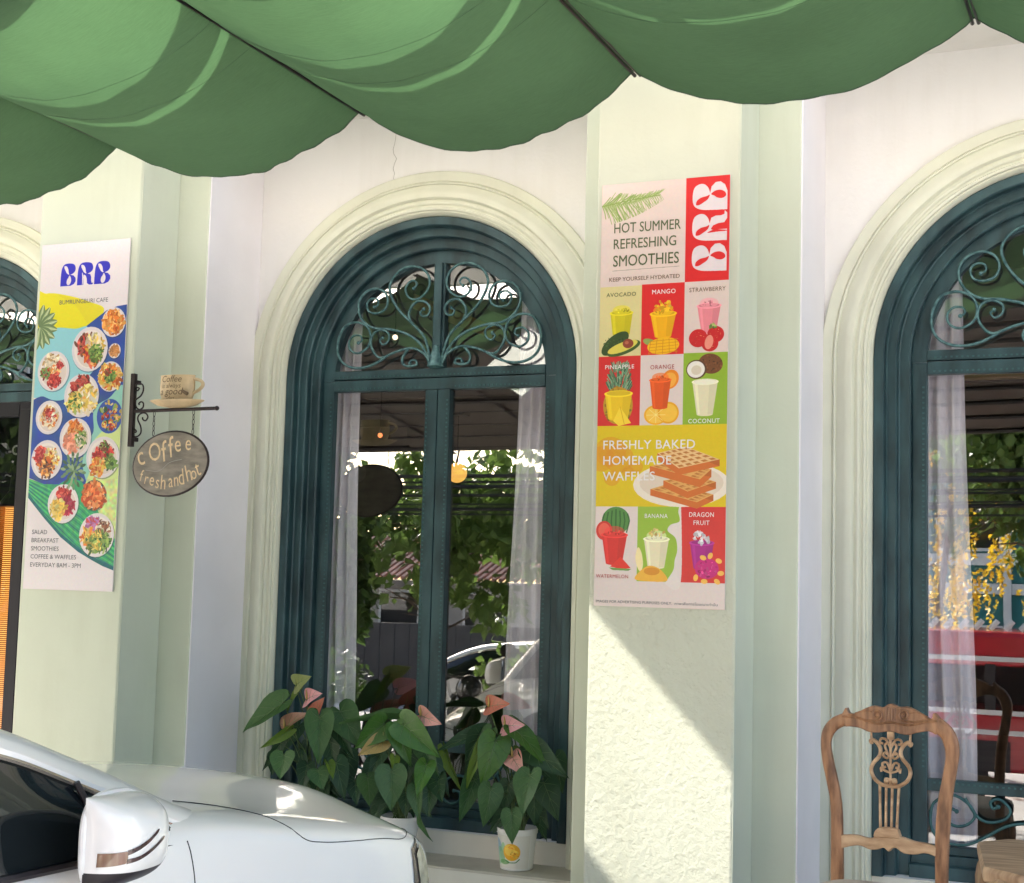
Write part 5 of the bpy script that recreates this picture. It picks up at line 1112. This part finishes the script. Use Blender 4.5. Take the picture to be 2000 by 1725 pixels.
def build_car(paintm, label, name='parked_car', group=None):
    t = thing(name, label, 'car', group=group)
    m = MB(); xs = [1.96 - .04 * k for k in range(0, 8)] + [1.62 - .09 * k for k in range(0, 50)]; xs = [x for x in xs if x > -2.93] + [-2.93]
    rows = []
    for x in xs:
        s = section(x); rows.append([(x, -y, z) for y, z in s[::-1]] + [(x, y, z) for y, z in s[1:]])
    m.grid(rows); m.add(rows[0], [tuple(range(len(rows[0])))]); m.add(rows[-1], [tuple(reversed(range(len(rows[-1]))))])
    m.obj('body', paintm, t, smooth=True, sharp=.9)
    RC = [(.62, .80, .93), (.44, .785, .995), (.22, .772, 1.090), (.0, .758, 1.18), (-.2, .742, 1.256), (-.5, .712, 1.335), (-.9, .672, 1.398), (-1.4, .65, 1.41), (-1.9, .65, 1.365), (-2.35, .68, 1.21), (-2.72, .74, .985)]
    rc = spline(RC, 6); 
    for sg in (-1, 1):
        m = MB(); m.tube([(p.x, sg * p.y, p.z) for p in rc], [.062 if k < 30 else .06 for k in range(len(rc))], 12, flat=.42, up=(0, sg * .50, .86)); m.obj('roof_pillar', paintm, t, smooth=True)
    roof = MB(); rows = []
    for p in rc[22:52]:
        rows.append([(p.x + .04 * (1 - (2 * u - 1) ** 2), p.y * (1 - 2 * u) * .985, p.z + .01 + .045 * (1 - (2 * u - 1) ** 2)) for u in [k / 12 for k in range(13)]])
    roof.grid(rows); roof.obj('roof', paintm, t, smooth=True, sharp=3)
    m = MB(); rows = []
    for p in rc[3:23]: rows.append([(p.x + .16 * (1 - (2 * u - 1) ** 2) , p.y * (1 - 2 * u) * .96, p.z + .012 + .01 * (1 - (2 * u - 1) ** 2)) for u in [k / 12 for k in range(13)]])
    m.grid(rows); m.obj('windscreen', DGL, t, smooth=True, sharp=3)
    m = MB(); rows = []
    for p in rc[51:]: rows.append([(p.x - .06 * (1 - (2 * u - 1) ** 2), p.y * (1 - 2 * u) * .97, p.z + .012) for u in [k / 12 for k in range(13)]])
    m.grid(rows); m.obj('rear_window', DGL, t, smooth=True, sharp=3)
    for sg in (-1, 1):
        m = MB(); rows = []
        for p in rc[4:-4]:
            yt, zt = p.y + .040, p.z - .030; bz = .932; by = .858
            if zt < bz + .01: zt = bz + .01
            rows.append([(p.x, sg * (yt + (by - yt) * u + .018 * math.sin(PI * u)), zt + (bz - zt) * u) for u in [k / 6 for k in range(7)]])
        m.grid(rows); w = m.obj('side_window', DGL, t, smooth=True, sharp=3)
        m = MB(); m.tube([(p.x, sg * (p.y + .052), p.z - .040) for p in rc[4:-3]], .0075, 6); m.obj('window_trim', CHROME, w, smooth=True)
        m = MB(); m.tube([(p.x, sg * .866, .926) for p in rc[5:-5]], .011, 6); m.obj('belt_trim', TRIM, w, smooth=True)
        m = MB(); m.tube([(.02, sg * .825, 1.135), (.13, sg * .868, .935)], .009, 6); m.obj('window_divider', TRIM, w, smooth=True); m = MB(); m.tube([(-1.12, sg * .73, 1.36), (-1.10, sg * .872, .935)], .03, 6, flat=.3); m.obj('window_divider', TRIM, w, smooth=True)
        # hood shut line, fender line, door gaps
        hs = spline([(.60, .66, top_z(.6, .66)), (.74, .72, top_z(.74, .72)), (.86, .79, top_z(.86, .79))] + [(x, side_y(x, z), z) for x, z in ((.97, .865), (1.08, .835), (1.25, .815), (1.45, .795), (1.60, .775))] + [(1.74, .78, top_z(1.74, .78)), (1.82, .64, top_z(1.82, .64)), (1.88, .4, top_z(1.88, .4)), (1.90, 0, top_z(1.90, 0))], 6)
        def near_sec(p):
            s_ = section(p.x); best = None
            for (y0, z0), (y1, z1) in zip(s_, s_[1:]):
                d2 = (y1 - y0) ** 2 + (z1 - z0) ** 2; u = 0 if d2 == 0 else max(0, min(1, ((p.y - y0) * (y1 - y0) + (p.z - z0) * (z1 - z0)) / d2)); q = (y0 + (y1 - y0) * u, z0 + (z1 - z0) * u); dd = (q[0] - p.y) ** 2 + (q[1] - p.z) ** 2
                if best is None or dd < best[0]: L_ = math.sqrt(d2) or 1; best = (dd, q, (-(z1 - z0) / L_, (y1 - y0) / L_))
            (qy, qz), (ny, nz) = best[1], best[2]; 
            if nz < 0 and abs(nz) > abs(ny) or ny < -.2: ny, nz = -ny, -nz
            return (p.x, sg * (qy + ny * .001), qz + nz * .001)
        m = MB(); m.tube([near_sec(p) for p in hs], .0017, 5); m.obj('bonnet_gap', GAPM, t)
        for xg in (.42, -.98, -1.95):
            m = MB(); zs = [.93 - .03 * k for k in range(24)]; m.tube([(xg - (.10 * max(0, (.93 - z)) ** 1.2 if xg < 0 else -.35 * max(0, (.93 - z - .0)) * math.exp(-(.93 - z) * 3)), sg * (side_y(xg, z) + .0008), z) for z in zs], .0022, 5); m.obj('door_gap', GAPM, t)
        m = MB(); pts = [(x, sg * (side_y(x, .80) + .0007), .80 + .0 * x) for x in [1.4 - .1 * k for k in range(42)]]; m.tube(pts, .0012, 4)
        # headlight
        def lampgrid(S, off, name, mm, par):
            b = MB(); rows = []
            for i in range(9):
                u = i / 8; r = []
                for j in range(9):
                    v = j / 8; q = [(S[0][k] * (1 - u) + S[1][k] * u) * (1 - v) + (S[3][k] * (1 - u) + S[2][k] * u) * v for k in (0, 1)]
                    x, z = q; r.append((x + off * .5, sg * (side_y(x, z) + off), z))
                rows.append(r)
            b.grid(rows if sg > 0 else [r[::-1] for r in rows]); return b.obj(name, mm, par, smooth=True, sharp=3)
        hl = lampgrid([(1.62, .735), (1.70, .765), (1.90, .36), (1.68, .36)], .004, 'headlight', LENSD, t)
        lampgrid([(1.65, .715), (1.70, .745), (1.86, .38), (1.73, .38)], .008, 'lens', LENS, hl)
        lampgrid([(-2.60, .78), (-2.45, .86), (-2.85, .84), (-2.88, .74)], .004, 'tail_light', mat('tail_red', (.30, .02, .02), .15, coat=1), t)
        for xw in (1.02, -1.72):
            wz = .33; a = MB(); a.lathe([(.05, -.10), (.25, -.11), (.315, -.10), (.33, -.06), (.33, .06), (.315, .10), (.25, .11), (.23, .06), (.05, .05)], 28)
            o = a.obj('wheel', TYRE, t, smooth=True, sharp=.6, loc=(xw, sg * .775, wz)); o.rotation_euler = (sg * -PI / 2, 0, 0)
            a = MB()
            for k in range(10): c, s_ = math.cos(2 * PI * k / 10), math.sin(2 * PI * k / 10); a.tube([(.04 * c, .04 * s_, .10), (.225 * c, .225 * s_, .105)], [.02, .014], 6)
            a.lathe([(.05, .07), (.05, .105), (.0, .11)], 12); a.lathe([(.215, .09), (.238, .11), (.238, .08)], 28, cap=False); a.obj('rim', RIM, o, smooth=True)
            b = MB(); b.tube([(xw + .37 * math.cos(q), sg * (side_y(min(xw, 1.6), .5) - .012), wz + .37 * math.sin(q)) for q in [PI * k / 20 for k in range(21)]], .018, 8); b.obj('wheel_arch', TRIM, t)
    m = MB()
    for k in range(4): m.box(1.955, 1.975, -.35, .35, .42 + k * .05, .45 + k * .05)
    m.obj('grille', TRIM, t)
    m = MB(); m.box(-2.8, 1.8, -.74, .74, .14, .19); m.obj('underbody', TRIM, t)
    # door mirrors (folded in on the near side)
    for sg in (-1, 1):
        Cm = Vector((.02, sg * 1.005, 1.0)); Dd = Vector((.22, sg * .975, 0)).normalized(); Aa = Vector((.975, -sg * .22, 0)).normalized(); Zz = Vector((0, 0, 1))
        def surf(a, v, off=0):
            h = max(0, 1 - abs(a) ** 3.2) ** .5 * max(0, 1 - abs(v) ** 3.0) ** .55
            va = v * (1 - .16 * max(a, 0) ** 2) - .03 * a
            return Cm + Aa * (a * .147 * (1 + off)) + Zz * (va * .118 * (1 + off) + .006) + Dd * (h * (.125 + off * .12) - .03)
        n = 30; m = MB(); vs = []; 
        def warp(k): q = -1 + 2 * k / n; return math.sin(q * PI / 2)
        rows = [[surf(warp(i), warp(j)) for j in range(n + 1)] for i in range(n + 1)]
        if sg > 0: rows = [r[::-1] for r in rows]
        m.grid(rows)
        for fi, f in enumerate(m.f):
            j = fi % n; jj = j if sg < 0 else n - 1 - j
            if warp(jj) < -.60: m.m[fi] = 1
        mo = m.obj('door_mirror', [paintm, TRIM], t, smooth=True, sharp=3)
        m = MB(); rim_ = []
        for k in range(48):
            q = 2 * PI * k / 48; a = math.copysign(abs(math.cos(q)) ** .55, math.cos(q)); v = math.copysign(abs(math.sin(q)) ** .6, math.sin(q)); rim_.append(Cm + Aa * a * .148 + Zz * ((v * (1 - .16 * max(a, 0) ** 2) - .03 * a) * .119 + .006) - Dd * .034)
        m.tube(rim_, .0095, 8, closed=True, up=tuple(Dd)); m.obj('mirror_rim', paintm, mo, smooth=True)
        m = MB(); ctr = Cm - Dd * .036; m.add([ctr] + [p for p in rim_], [(0, i + 1, (i + 1) % 48 + 1) for i in range(48)]); m.obj('mirror_glass', DGL, mo)
        def strip(path, w0, w1, name, mm, off=.012):
            b = MB(); P_ = spline([(a, v, 0) for a, v in path], 8); rows = []
            for i, p in enumerate(P_):
                u = i / (len(P_) - 1); w = (w0 + (w1 - w0) * u) * (1 if u < .93 else (1 - (u - .93) / .07 * .8)); rows.append([surf(p.x, p.y + w * s_, off) for s_ in (-1, -.33, .33, 1)])
            b.grid(rows if sg < 0 else [r[::-1] for r in rows]); b.obj(name, mm, mo, smooth=True, sharp=3)
        strip([(-.97, -.30), (-.86, -.28), (-.70, -.24)], .145, .13, 'indicator', AMBL)
        strip([(-.71, -.15), (-.50, -.06), (-.2, .08), (.08, .24)], .055, .036, 'indicator', mat('indicator_smoke', (.07, .035, .035), .12, coat=1.0, var=.5, vscale=60))
        strip([(-.71, -.335), (-.45, -.27), (-.05, -.11), (.28, .06)], .050, .036, 'indicator', MATS['indicator_smoke'])
        m = MB(); m.tube([Cm + Aa * .08 - Dd * .02 - Zz * .09, Vector((.20, sg * .90, .905))], [.04, .03], 8, flat=.5); m.obj('mirror_foot', TRIM, mo, smooth=True)
    return t
car = build_car(CARW, 'white car parked nose-in at lower left with its door mirror folded')
car.location = (-2.445 - 1.046, -3.43 + .0915, -.13); car.rotation_euler = (0, 0, math.radians(85))
# ------------------------------------------------------------------ the street opposite, seen in the window glass
c2 = copy_tree(car); c2['label'] = 'white sedan across the street, mirrored in the right pane of the middle window'
c2.location = (-6.15, -11.4, -.69); c2.rotation_euler = (0, 0, math.radians(3))
# motorcycle
MC = thing('motorcycle', 'black motorcycle with a round mirror, seen reflected low in the middle window', 'motorcycle', (-5.12, -4.0, -.13), math.radians(60))
BLK = mat('black_gloss', (.012, .012, .014), .2, coat=.6)
for x in (-.62, .62):
    m = MB(); m.lathe([(.22, -.03), (.28, -.045), (.30, 0), (.28, .045), (.22, .03)], 28, cap=False); o = m.obj('wheel', TYRE, MC, smooth=True, loc=(x, 0, .30)); o.rotation_euler = (PI / 2, 0, 0)
    a = MB()
    for k in range(8): a.tube([(0, 0, 0), (.225 * math.cos(k * PI / 4), .225 * math.sin(k * PI / 4), 0)], .007, 5)
    a.obj('rim', RIM, o)
m = MB(); m.tube(spline([(.45, 0, .80), (.2, 0, .62), (-.1, 0, .55), (-.5, 0, .62)], 6), [.10 + .04 * math.sin(k / 18 * PI) for k in range(19)], 10, flat=1.2); m.ball((.40, 0, .84), (.13, .11, .12), 12, 8); m.obj('body', BLK, MC, smooth=True)
m = MB(); m.tube(spline([(.05, 0, .74), (-.25, 0, .74), (-.65, 0, .82)], 6), [.11] * 13, 10, flat=.45); m.obj('seat', TYRE, MC, smooth=True)
m = MB(); m.tube(spline([(.33, -.36, 1.0), (.42, -.2, .96), (.45, 0, .93), (.42, .2, .96), (.33, .36, 1.0)], 5), .014, 6); m.tube([(.46, 0, .92), (.62, 0, .30)], .028, 8); m.obj('handlebar', BLK, MC, smooth=True)
for s_ in (-1, 1):
    m = MB(); m.tube([(.40, s_ * .25, .97), (.42, s_ * .30, 1.12)], .006, 5); m.ball((.42, s_ * .30, 1.15), (.015, .065, .06), 12, 8); m.obj('mirror', BLK, MC, smooth=True)
m = MB(); m.ball((.54, 0, .86), (.04, .06, .06), 12, 8); m.obj('headlight', DGL, MC, smooth=True)
OFFW0 = mat('offwhite_trim', (.70, .70, .66), .6)
# trees
def canopy_leaves(m, center, rad, n, size, rr, droop=.3, shell=.35):
    cx, cy, cz = center
    cl = [(rr.gauss(0, .5), rr.gauss(0, .5), rr.gauss(0, .45), rr.uniform(.22, .48)) for _ in range(26)]
    for _ in range(n):
        a, b, c, r = rr.choice(cl); d = Vector((rr.gauss(0, 1), rr.gauss(0, 1), rr.gauss(0, 1))).normalized() * r * rr.uniform(.5, 1)
        p = Vector((cx + rad[0] * (a + d.x), cy + rad[1] * (b + d.y), cz + rad[2] * (c + d.z)))
        X = Vector((rr.uniform(-1, 1), rr.uniform(-1, 1), rr.uniform(-1.2, .3) - droop)).normalized(); Y = X.cross(Vector((rr.uniform(-1, 1), rr.uniform(-1, 1), 1))).normalized(); N = X.cross(Y)
        L = size * rr.uniform(.6, 1.3); W = L * .36
        m.add([p, p + X * L * .35 + Y * W + N * W * .3, p + X * L, p + X * L * .35 - Y * W + N * W * .3, p + X * L * .4], [(0, 1, 4), (1, 2, 4), (2, 3, 4), (3, 0, 4)])
BARK = mat('bark', (.13, .09, .065), .9, var=.4, vscale=12, bump=.6, bscale=25)
def tree(label, base, h, crown, rad, n, size, lm, seed, trunks=3, tr=.09, group=None, bend=.4):
    rr = random.Random(seed); t = thing('street_tree', label, 'tree', base, 0, group)
    m = MB(); tips = []
    for k in range(trunks):
        a = rr.uniform(0, 2 * PI); e = Vector((crown[0] - base[0] + rad[0] * .5 * math.cos(a), crown[1] - base[1] + rad[1] * .5 * math.sin(a), crown[2] - base[2] + rr.uniform(-.2, .5) * rad[2]))
        q = spline([(.04 * math.cos(a), .04 * math.sin(a), 0), (e.x * .2, e.y * .2, e.z * .35), (e.x * .55 + rr.uniform(-.1, .1), e.y * .55, e.z * .7), tuple(e)], 6); m.tube(q, [tr * (1 - .75 * i / len(q)) for i in range(len(q))], 8); tips.append(q)
        for j in range(5):
            p = q[rr.randint(8, len(q) - 2)]; d = Vector((rr.uniform(-1, 1), rr.uniform(-1, 1), rr.uniform(0, 1))) * rad[0] * .5; m.tube([p, p + d * .5 + Vector((0, 0, .05)), p + d], [tr * .3, tr * .18, tr * .06], 5)
    m.obj('trunk', BARK, t, smooth=True)
    m = MB(); canopy_leaves(m, (crown[0] - base[0], crown[1] - base[1], crown[2] - base[2]), rad, n, size, rr); m.obj('crown', lm, t)
    return t
TL = leaf_mat('street_leaves', (.055, .11, .025), (.12, .19, .05), rough=.5, tr=.4); TLB = leaf_mat('bright_leaves', (.09, .17, .03), (.17, .26, .06), rough=.5, tr=.45)
tree('broad green street tree with several bare trunks, mirrored in the middle window', (-7.85, -8.9, -.66), 4, (-7.3, -9.0, 2.35), (1.5, .9, 1.15), 3900, .17, TLB, 5, 4, .06)
tree('second green street tree filling the left of the mirrored street', (-9.6, -8.9, -.66), 4, (-9.7, -9.2, 1.9), (1.2, .9, 1.5), 3600, .17, TL, 8, 3, .08)
tree('light green tree standing right of the yellow flowering one, mirrored in the right window', (-.9, -12.3, -.69), 5, (-1.0, -12.3, 3.3), (1.3, .9, 1.3), 3600, .17, TLB, 12, 2, .07)
yt = tree('tree with hanging yellow blossom, mirrored at the left of the right window', (-2.7, -13.4, -.69), 5, (-2.6, -13.3, 3.4), (1.3, .8, 1.3), 1500, .16, TLB, 21, 3, .07)
rr = random.Random(4); m = MB()
for k in range(120):
    x, y, z = rr.gauss(0, .62), rr.gauss(0, .4), rr.uniform(2.2, 5.2)
    for j in range(26):
        t_ = j / 26; p = Vector((x + .1 + rr.gauss(0, .05 * (1.2 - t_)), y + .1 + rr.gauss(0, .05 * (1.2 - t_)), z - .55 * t_)); X = Vector((rr.uniform(-1, 1), rr.uniform(-1, 1), rr.uniform(-1, 1))).normalized() * .045; Y = X.orthogonal().normalized() * .028
        m.add([p - X, p + Y, p + X, p - Y], [(0, 1, 2, 3)])
m.obj('blossom', leaf_mat('yellow_blossom', (.75, .50, .02), (.88, .66, .05), rough=.6, tr=.35), yt)
#tree('dense far green tree behind the low houses across the street', (-15.5, -27, -.7), 6, (-15, -27, 3.2), (4, 2, 3.0), 3600, .34, TL, 31, 2, .15)
rr = random.Random(9)
for bx, by, lab in ((-10.4, -9.6, 'low dark hedge bush beside the mirrored tree trunks'), (-12.2, -9.8, 'second low hedge bush, further left of the mirrored trunks')):
    t = thing('hedge_bush', lab, 'bush', (bx, by, -.68)); m = MB(); canopy_leaves(m, (0, 0, .75), (1.0, .6, .75), 2600, .13, rr, .1); m.obj('foliage', TL, t)
    m = MB(); m.tube([(0, 0, 0), (.02, 0, .8)], [.05, .02], 7); m.obj('stem', BARK, t)
tree('dense green street tree leftmost of the mirrored row', (-13.5, -9.6, -.67), 5, (-13.4, -9.4, 2.6), (1.6, 1.1, 1.7), 4600, .19, TL, 44, 3, .08)
tree('big dark green tree far left down the street', (-19, -13, -.7), 6, (-19, -13, 3.4), (2.6, 1.6, 2.4), 4200, .28, TL, 45, 2, .14)
SH = thing('shop_row', 'pale three storey shop row far left down the street', 'building', (-38, -25, -.7))
m = MB(); m.box(-14, 12, -6, 0, 0, 9); m.obj('wall', mat('house_wall', (.42, .40, .36), .8, var=.2, vscale=2), SH)
for k in range(9):
    for z0 in (1.0, 4.0, 6.6):
        x = -13 + k * 2.8; m = MB(); m.box(x, x + 1.5, .003, .06, z0, z0 + 1.5); f = m.obj('window', OFFW0, SH); m = MB(); m.box(x + .08, x + .71, .061, .066, z0 + .08, z0 + 1.42); m.box(x + .79, x + 1.42, .061, .066, z0 + .08, z0 + 1.42); m.obj('pane', DGL, f)
# cables
CABM = mat('cable_black', (.012, .012, .012), .6)
rr = random.Random(6)
for k in range(9):
    z0 = 2.50 + .055 * k + rr.uniform(-.02, .02); z1 = z0 + rr.uniform(-.10, .10); y0 = -7.45 - rr.uniform(0, .5); r = rr.uniform(.009, .014) if k not in (0, 5, 8) else .022
    m = MB(); m.tube([(-22 + 2.4 * i, y0 + .02 * i, z0 + (z1 - z0) * i / 12 - .22 * (1 - ((i - 6) / 6) ** 2)) for i in range(13)], r, 6)
    lab = {0: 'thick black overhead cable, lowest of the bundle mirrored in the windows', 8: 'thick black overhead cable, topmost of the bundle mirrored in the windows', 5: 'thick black overhead cable running through the middle of the mirrored bundle'}.get(k, 'thin black overhead cable inside the bundle mirrored in the windows')
    tag(m.obj('power_cable', CABM, smooth=True), lab, 'cable', 'overhead cables mirrored in the windows')
# red songthaew truck
TK = thing('red_truck', 'red passenger truck with a white striped roof rail, mirrored in the right window', 'truck', (-.25, -10.0, -.68))
REDP = mat('red_truck_paint', (.50, .018, .03), .3, coat=.8, var=.1, vscale=2); WH = mat('white_stripe', (.78, .76, .74), .5)
m = MB(); m.box(-2.6, 2.6, -.85, .85, .42, 1.02); m.obj('side_panel', REDP, TK, bevel=.04)
m = MB(); m.box(-2.62, 2.62, .855, .875, .80, .85); m.box(-2.62, 2.62, .855, .875, 1.0, 1.05); m.obj('side_stripe', WH, TK)
m = MB(); m.box(-2.6, 2.6, -.85, .85, 1.50, 1.86); m.obj('roof', REDP, TK, bevel=.06)
m = MB(); m.box(-2.55, 2.55, .852, .87, 1.55, 1.60); m.obj('roof_stripe', WH, TK)
for k in range(34):
    m = MB(); m.tube([(-2.5 + k * .15, .80, 1.88), (-2.42 + k * .15, .80, 1.97)], .032, 6); m.obj('roof_rail', WH, TK, smooth=True)
for x in (-2.5, -1.3, 0, 1.3, 2.5):
    m = MB(); m.box(x - .05, x + .05, .74, .84, 1.0, 1.52); m.box(x - .05, x + .05, -.84, -.74, 1.0, 1.52); m.obj('window_post', REDP if abs(x) > 2 else TRIM, TK)
m = MB(); m.box(-2.4, 2.4, -.5, -.48, 1.0, 1.5); m.obj('far_side', TRIM, TK)
for x in (-1.7, 1.7):
    m = MB(); m.lathe([(.1, -.1), (.3, -.12), (.37, -.08), (.37, .08), (.3, .12), (.1, .1)], 24); o = m.obj('wheel', TYRE, TK, smooth=True, loc=(x, .75, .37)); o.rotation_euler = (PI / 2, 0, 0)
m = MB(); m.box(-2.3, -1.1, .856, .866, .43, .74); m.obj('wheel_well', TRIM, TK)
m = MB(); m.box(2.6, 4.2, -.85, .85, .42, 1.0); m.box(2.6, 3.6, -.78, .78, .98, 1.75); m.obj('cab', REDP, TK, bevel=.06); m = MB(); m.box(2.75, 3.5, .782, .79, 1.08, 1.6); m.obj('cab_window', DGL, TK)
# teal building opposite
TB = thing('teal_building', 'two storey teal and white timber building, mirrored in the right window', 'building', (-1, -22.5, -.7))
TEALW = mat('teal_boards', (.02, .20, .19), .6, var=.15, vscale=3); OFFW = mat('offwhite_trim', (.70, .70, .66), .6)
m = MB(); m.box(-5, 9, -4, 0, 0, 7.5); m.obj('wall', TEALW, TB)
for z0, z1 in ((2.25, 2.45), (2.78, 3.0), (4.55, 4.75), (5.6, 5.8)):
    m = MB(); m.box(-5.05, 9.05, .002, .10, z0, z1); m.obj('white_band', OFFW, TB)
for k in range(8):
    for z0 in (3.1, 5.0, .5):
        x = -4.4 + k * 1.65; m = MB(); m.box(x - .06, x + 1.16, .003, .06, z0 - .06, z0 + 1.16); f = m.obj('window', OFFW, TB); m = MB(); m.box(x, x + .53, .061, .07, z0, z0 + 1.1); m.box(x + .57, x + 1.1, .061, .07, z0, z0 + 1.1); m.obj('pane', DGL, f)
for k in range(9):
    m = MB(); m.box(-5 + k * 1.72, -4.86 + k * 1.72, .101, .2, 0, 4.55); m.obj('white_post', OFFW, TB)
m = MB(); m.box(-5.4, 9.4, -4.4, .7, 7.5, 7.7); m.obj('roof', mat('roof_rust', (.25, .10, .07), .8, var=.4, vscale=3), TB)
# low houses and dark fence opposite
HS = thing('low_house', 'low pale house with rusty red corrugated roof, mirrored in the middle window', 'house', (-13.0, -21.5, -.7))
m = MB(); m.box(-3.4, 3.6, -4, 0, 0, 2.2); m.obj('wall', mat('house_wall', (.42, .40, .36), .8, var=.2, vscale=2), HS)
m = MB()
for k in range(48): m.tube([(-3.8 + k * .16, .9, 2.25), (-3.8 + k * .16, -2.2, 3.35)], .05, 5)
tag(m.obj('corrugated_roof', mat('rusty_roof', (.40, .20, .15), .7, var=.5, vscale=4), HS), kind='stuff')
for x in (-2.4, -.4, 1.6):
    m = MB(); m.box(x, x + 1.0, .002, .05, .9, 2.0); f = m.obj('window', OFFW, HS); m = MB(); m.box(x + .06, x + .94, .051, .055, .96, 1.94); m.obj('pane', DGL, f)
HS2 = copy_tree(HS); HS2.location = (-20.5, -22.5, -.7); HS2['label'] = 'second low house with rusty roof, further left along the street'
FN = thing('dark_gate', 'dark grey sliding metal gate in front of the low houses', 'gate', (-13, -16.8, -.7))
DG = mat('dark_gate_metal', (.05, .05, .055), .6)
for k in range(40):
    if k in (13, 14): continue
    m = MB(); m.box(-7 + k * .30, -6.72 + k * .30, 0, .04, .05, 1.45); m.obj('gate_board', DG, FN)
for x in (-2.95, -2.2): 
    m = MB(); m.box(x, x + .25, -.1, .15, 0, 1.75); m.obj('gate_post', OFFW, FN)
m = MB(); m.box(-7, 5, -.03, 0, 1.2, 1.28); m.box(-7, 5, -.03, 0, .2, .28); m.obj('gate_rail', DG, FN)
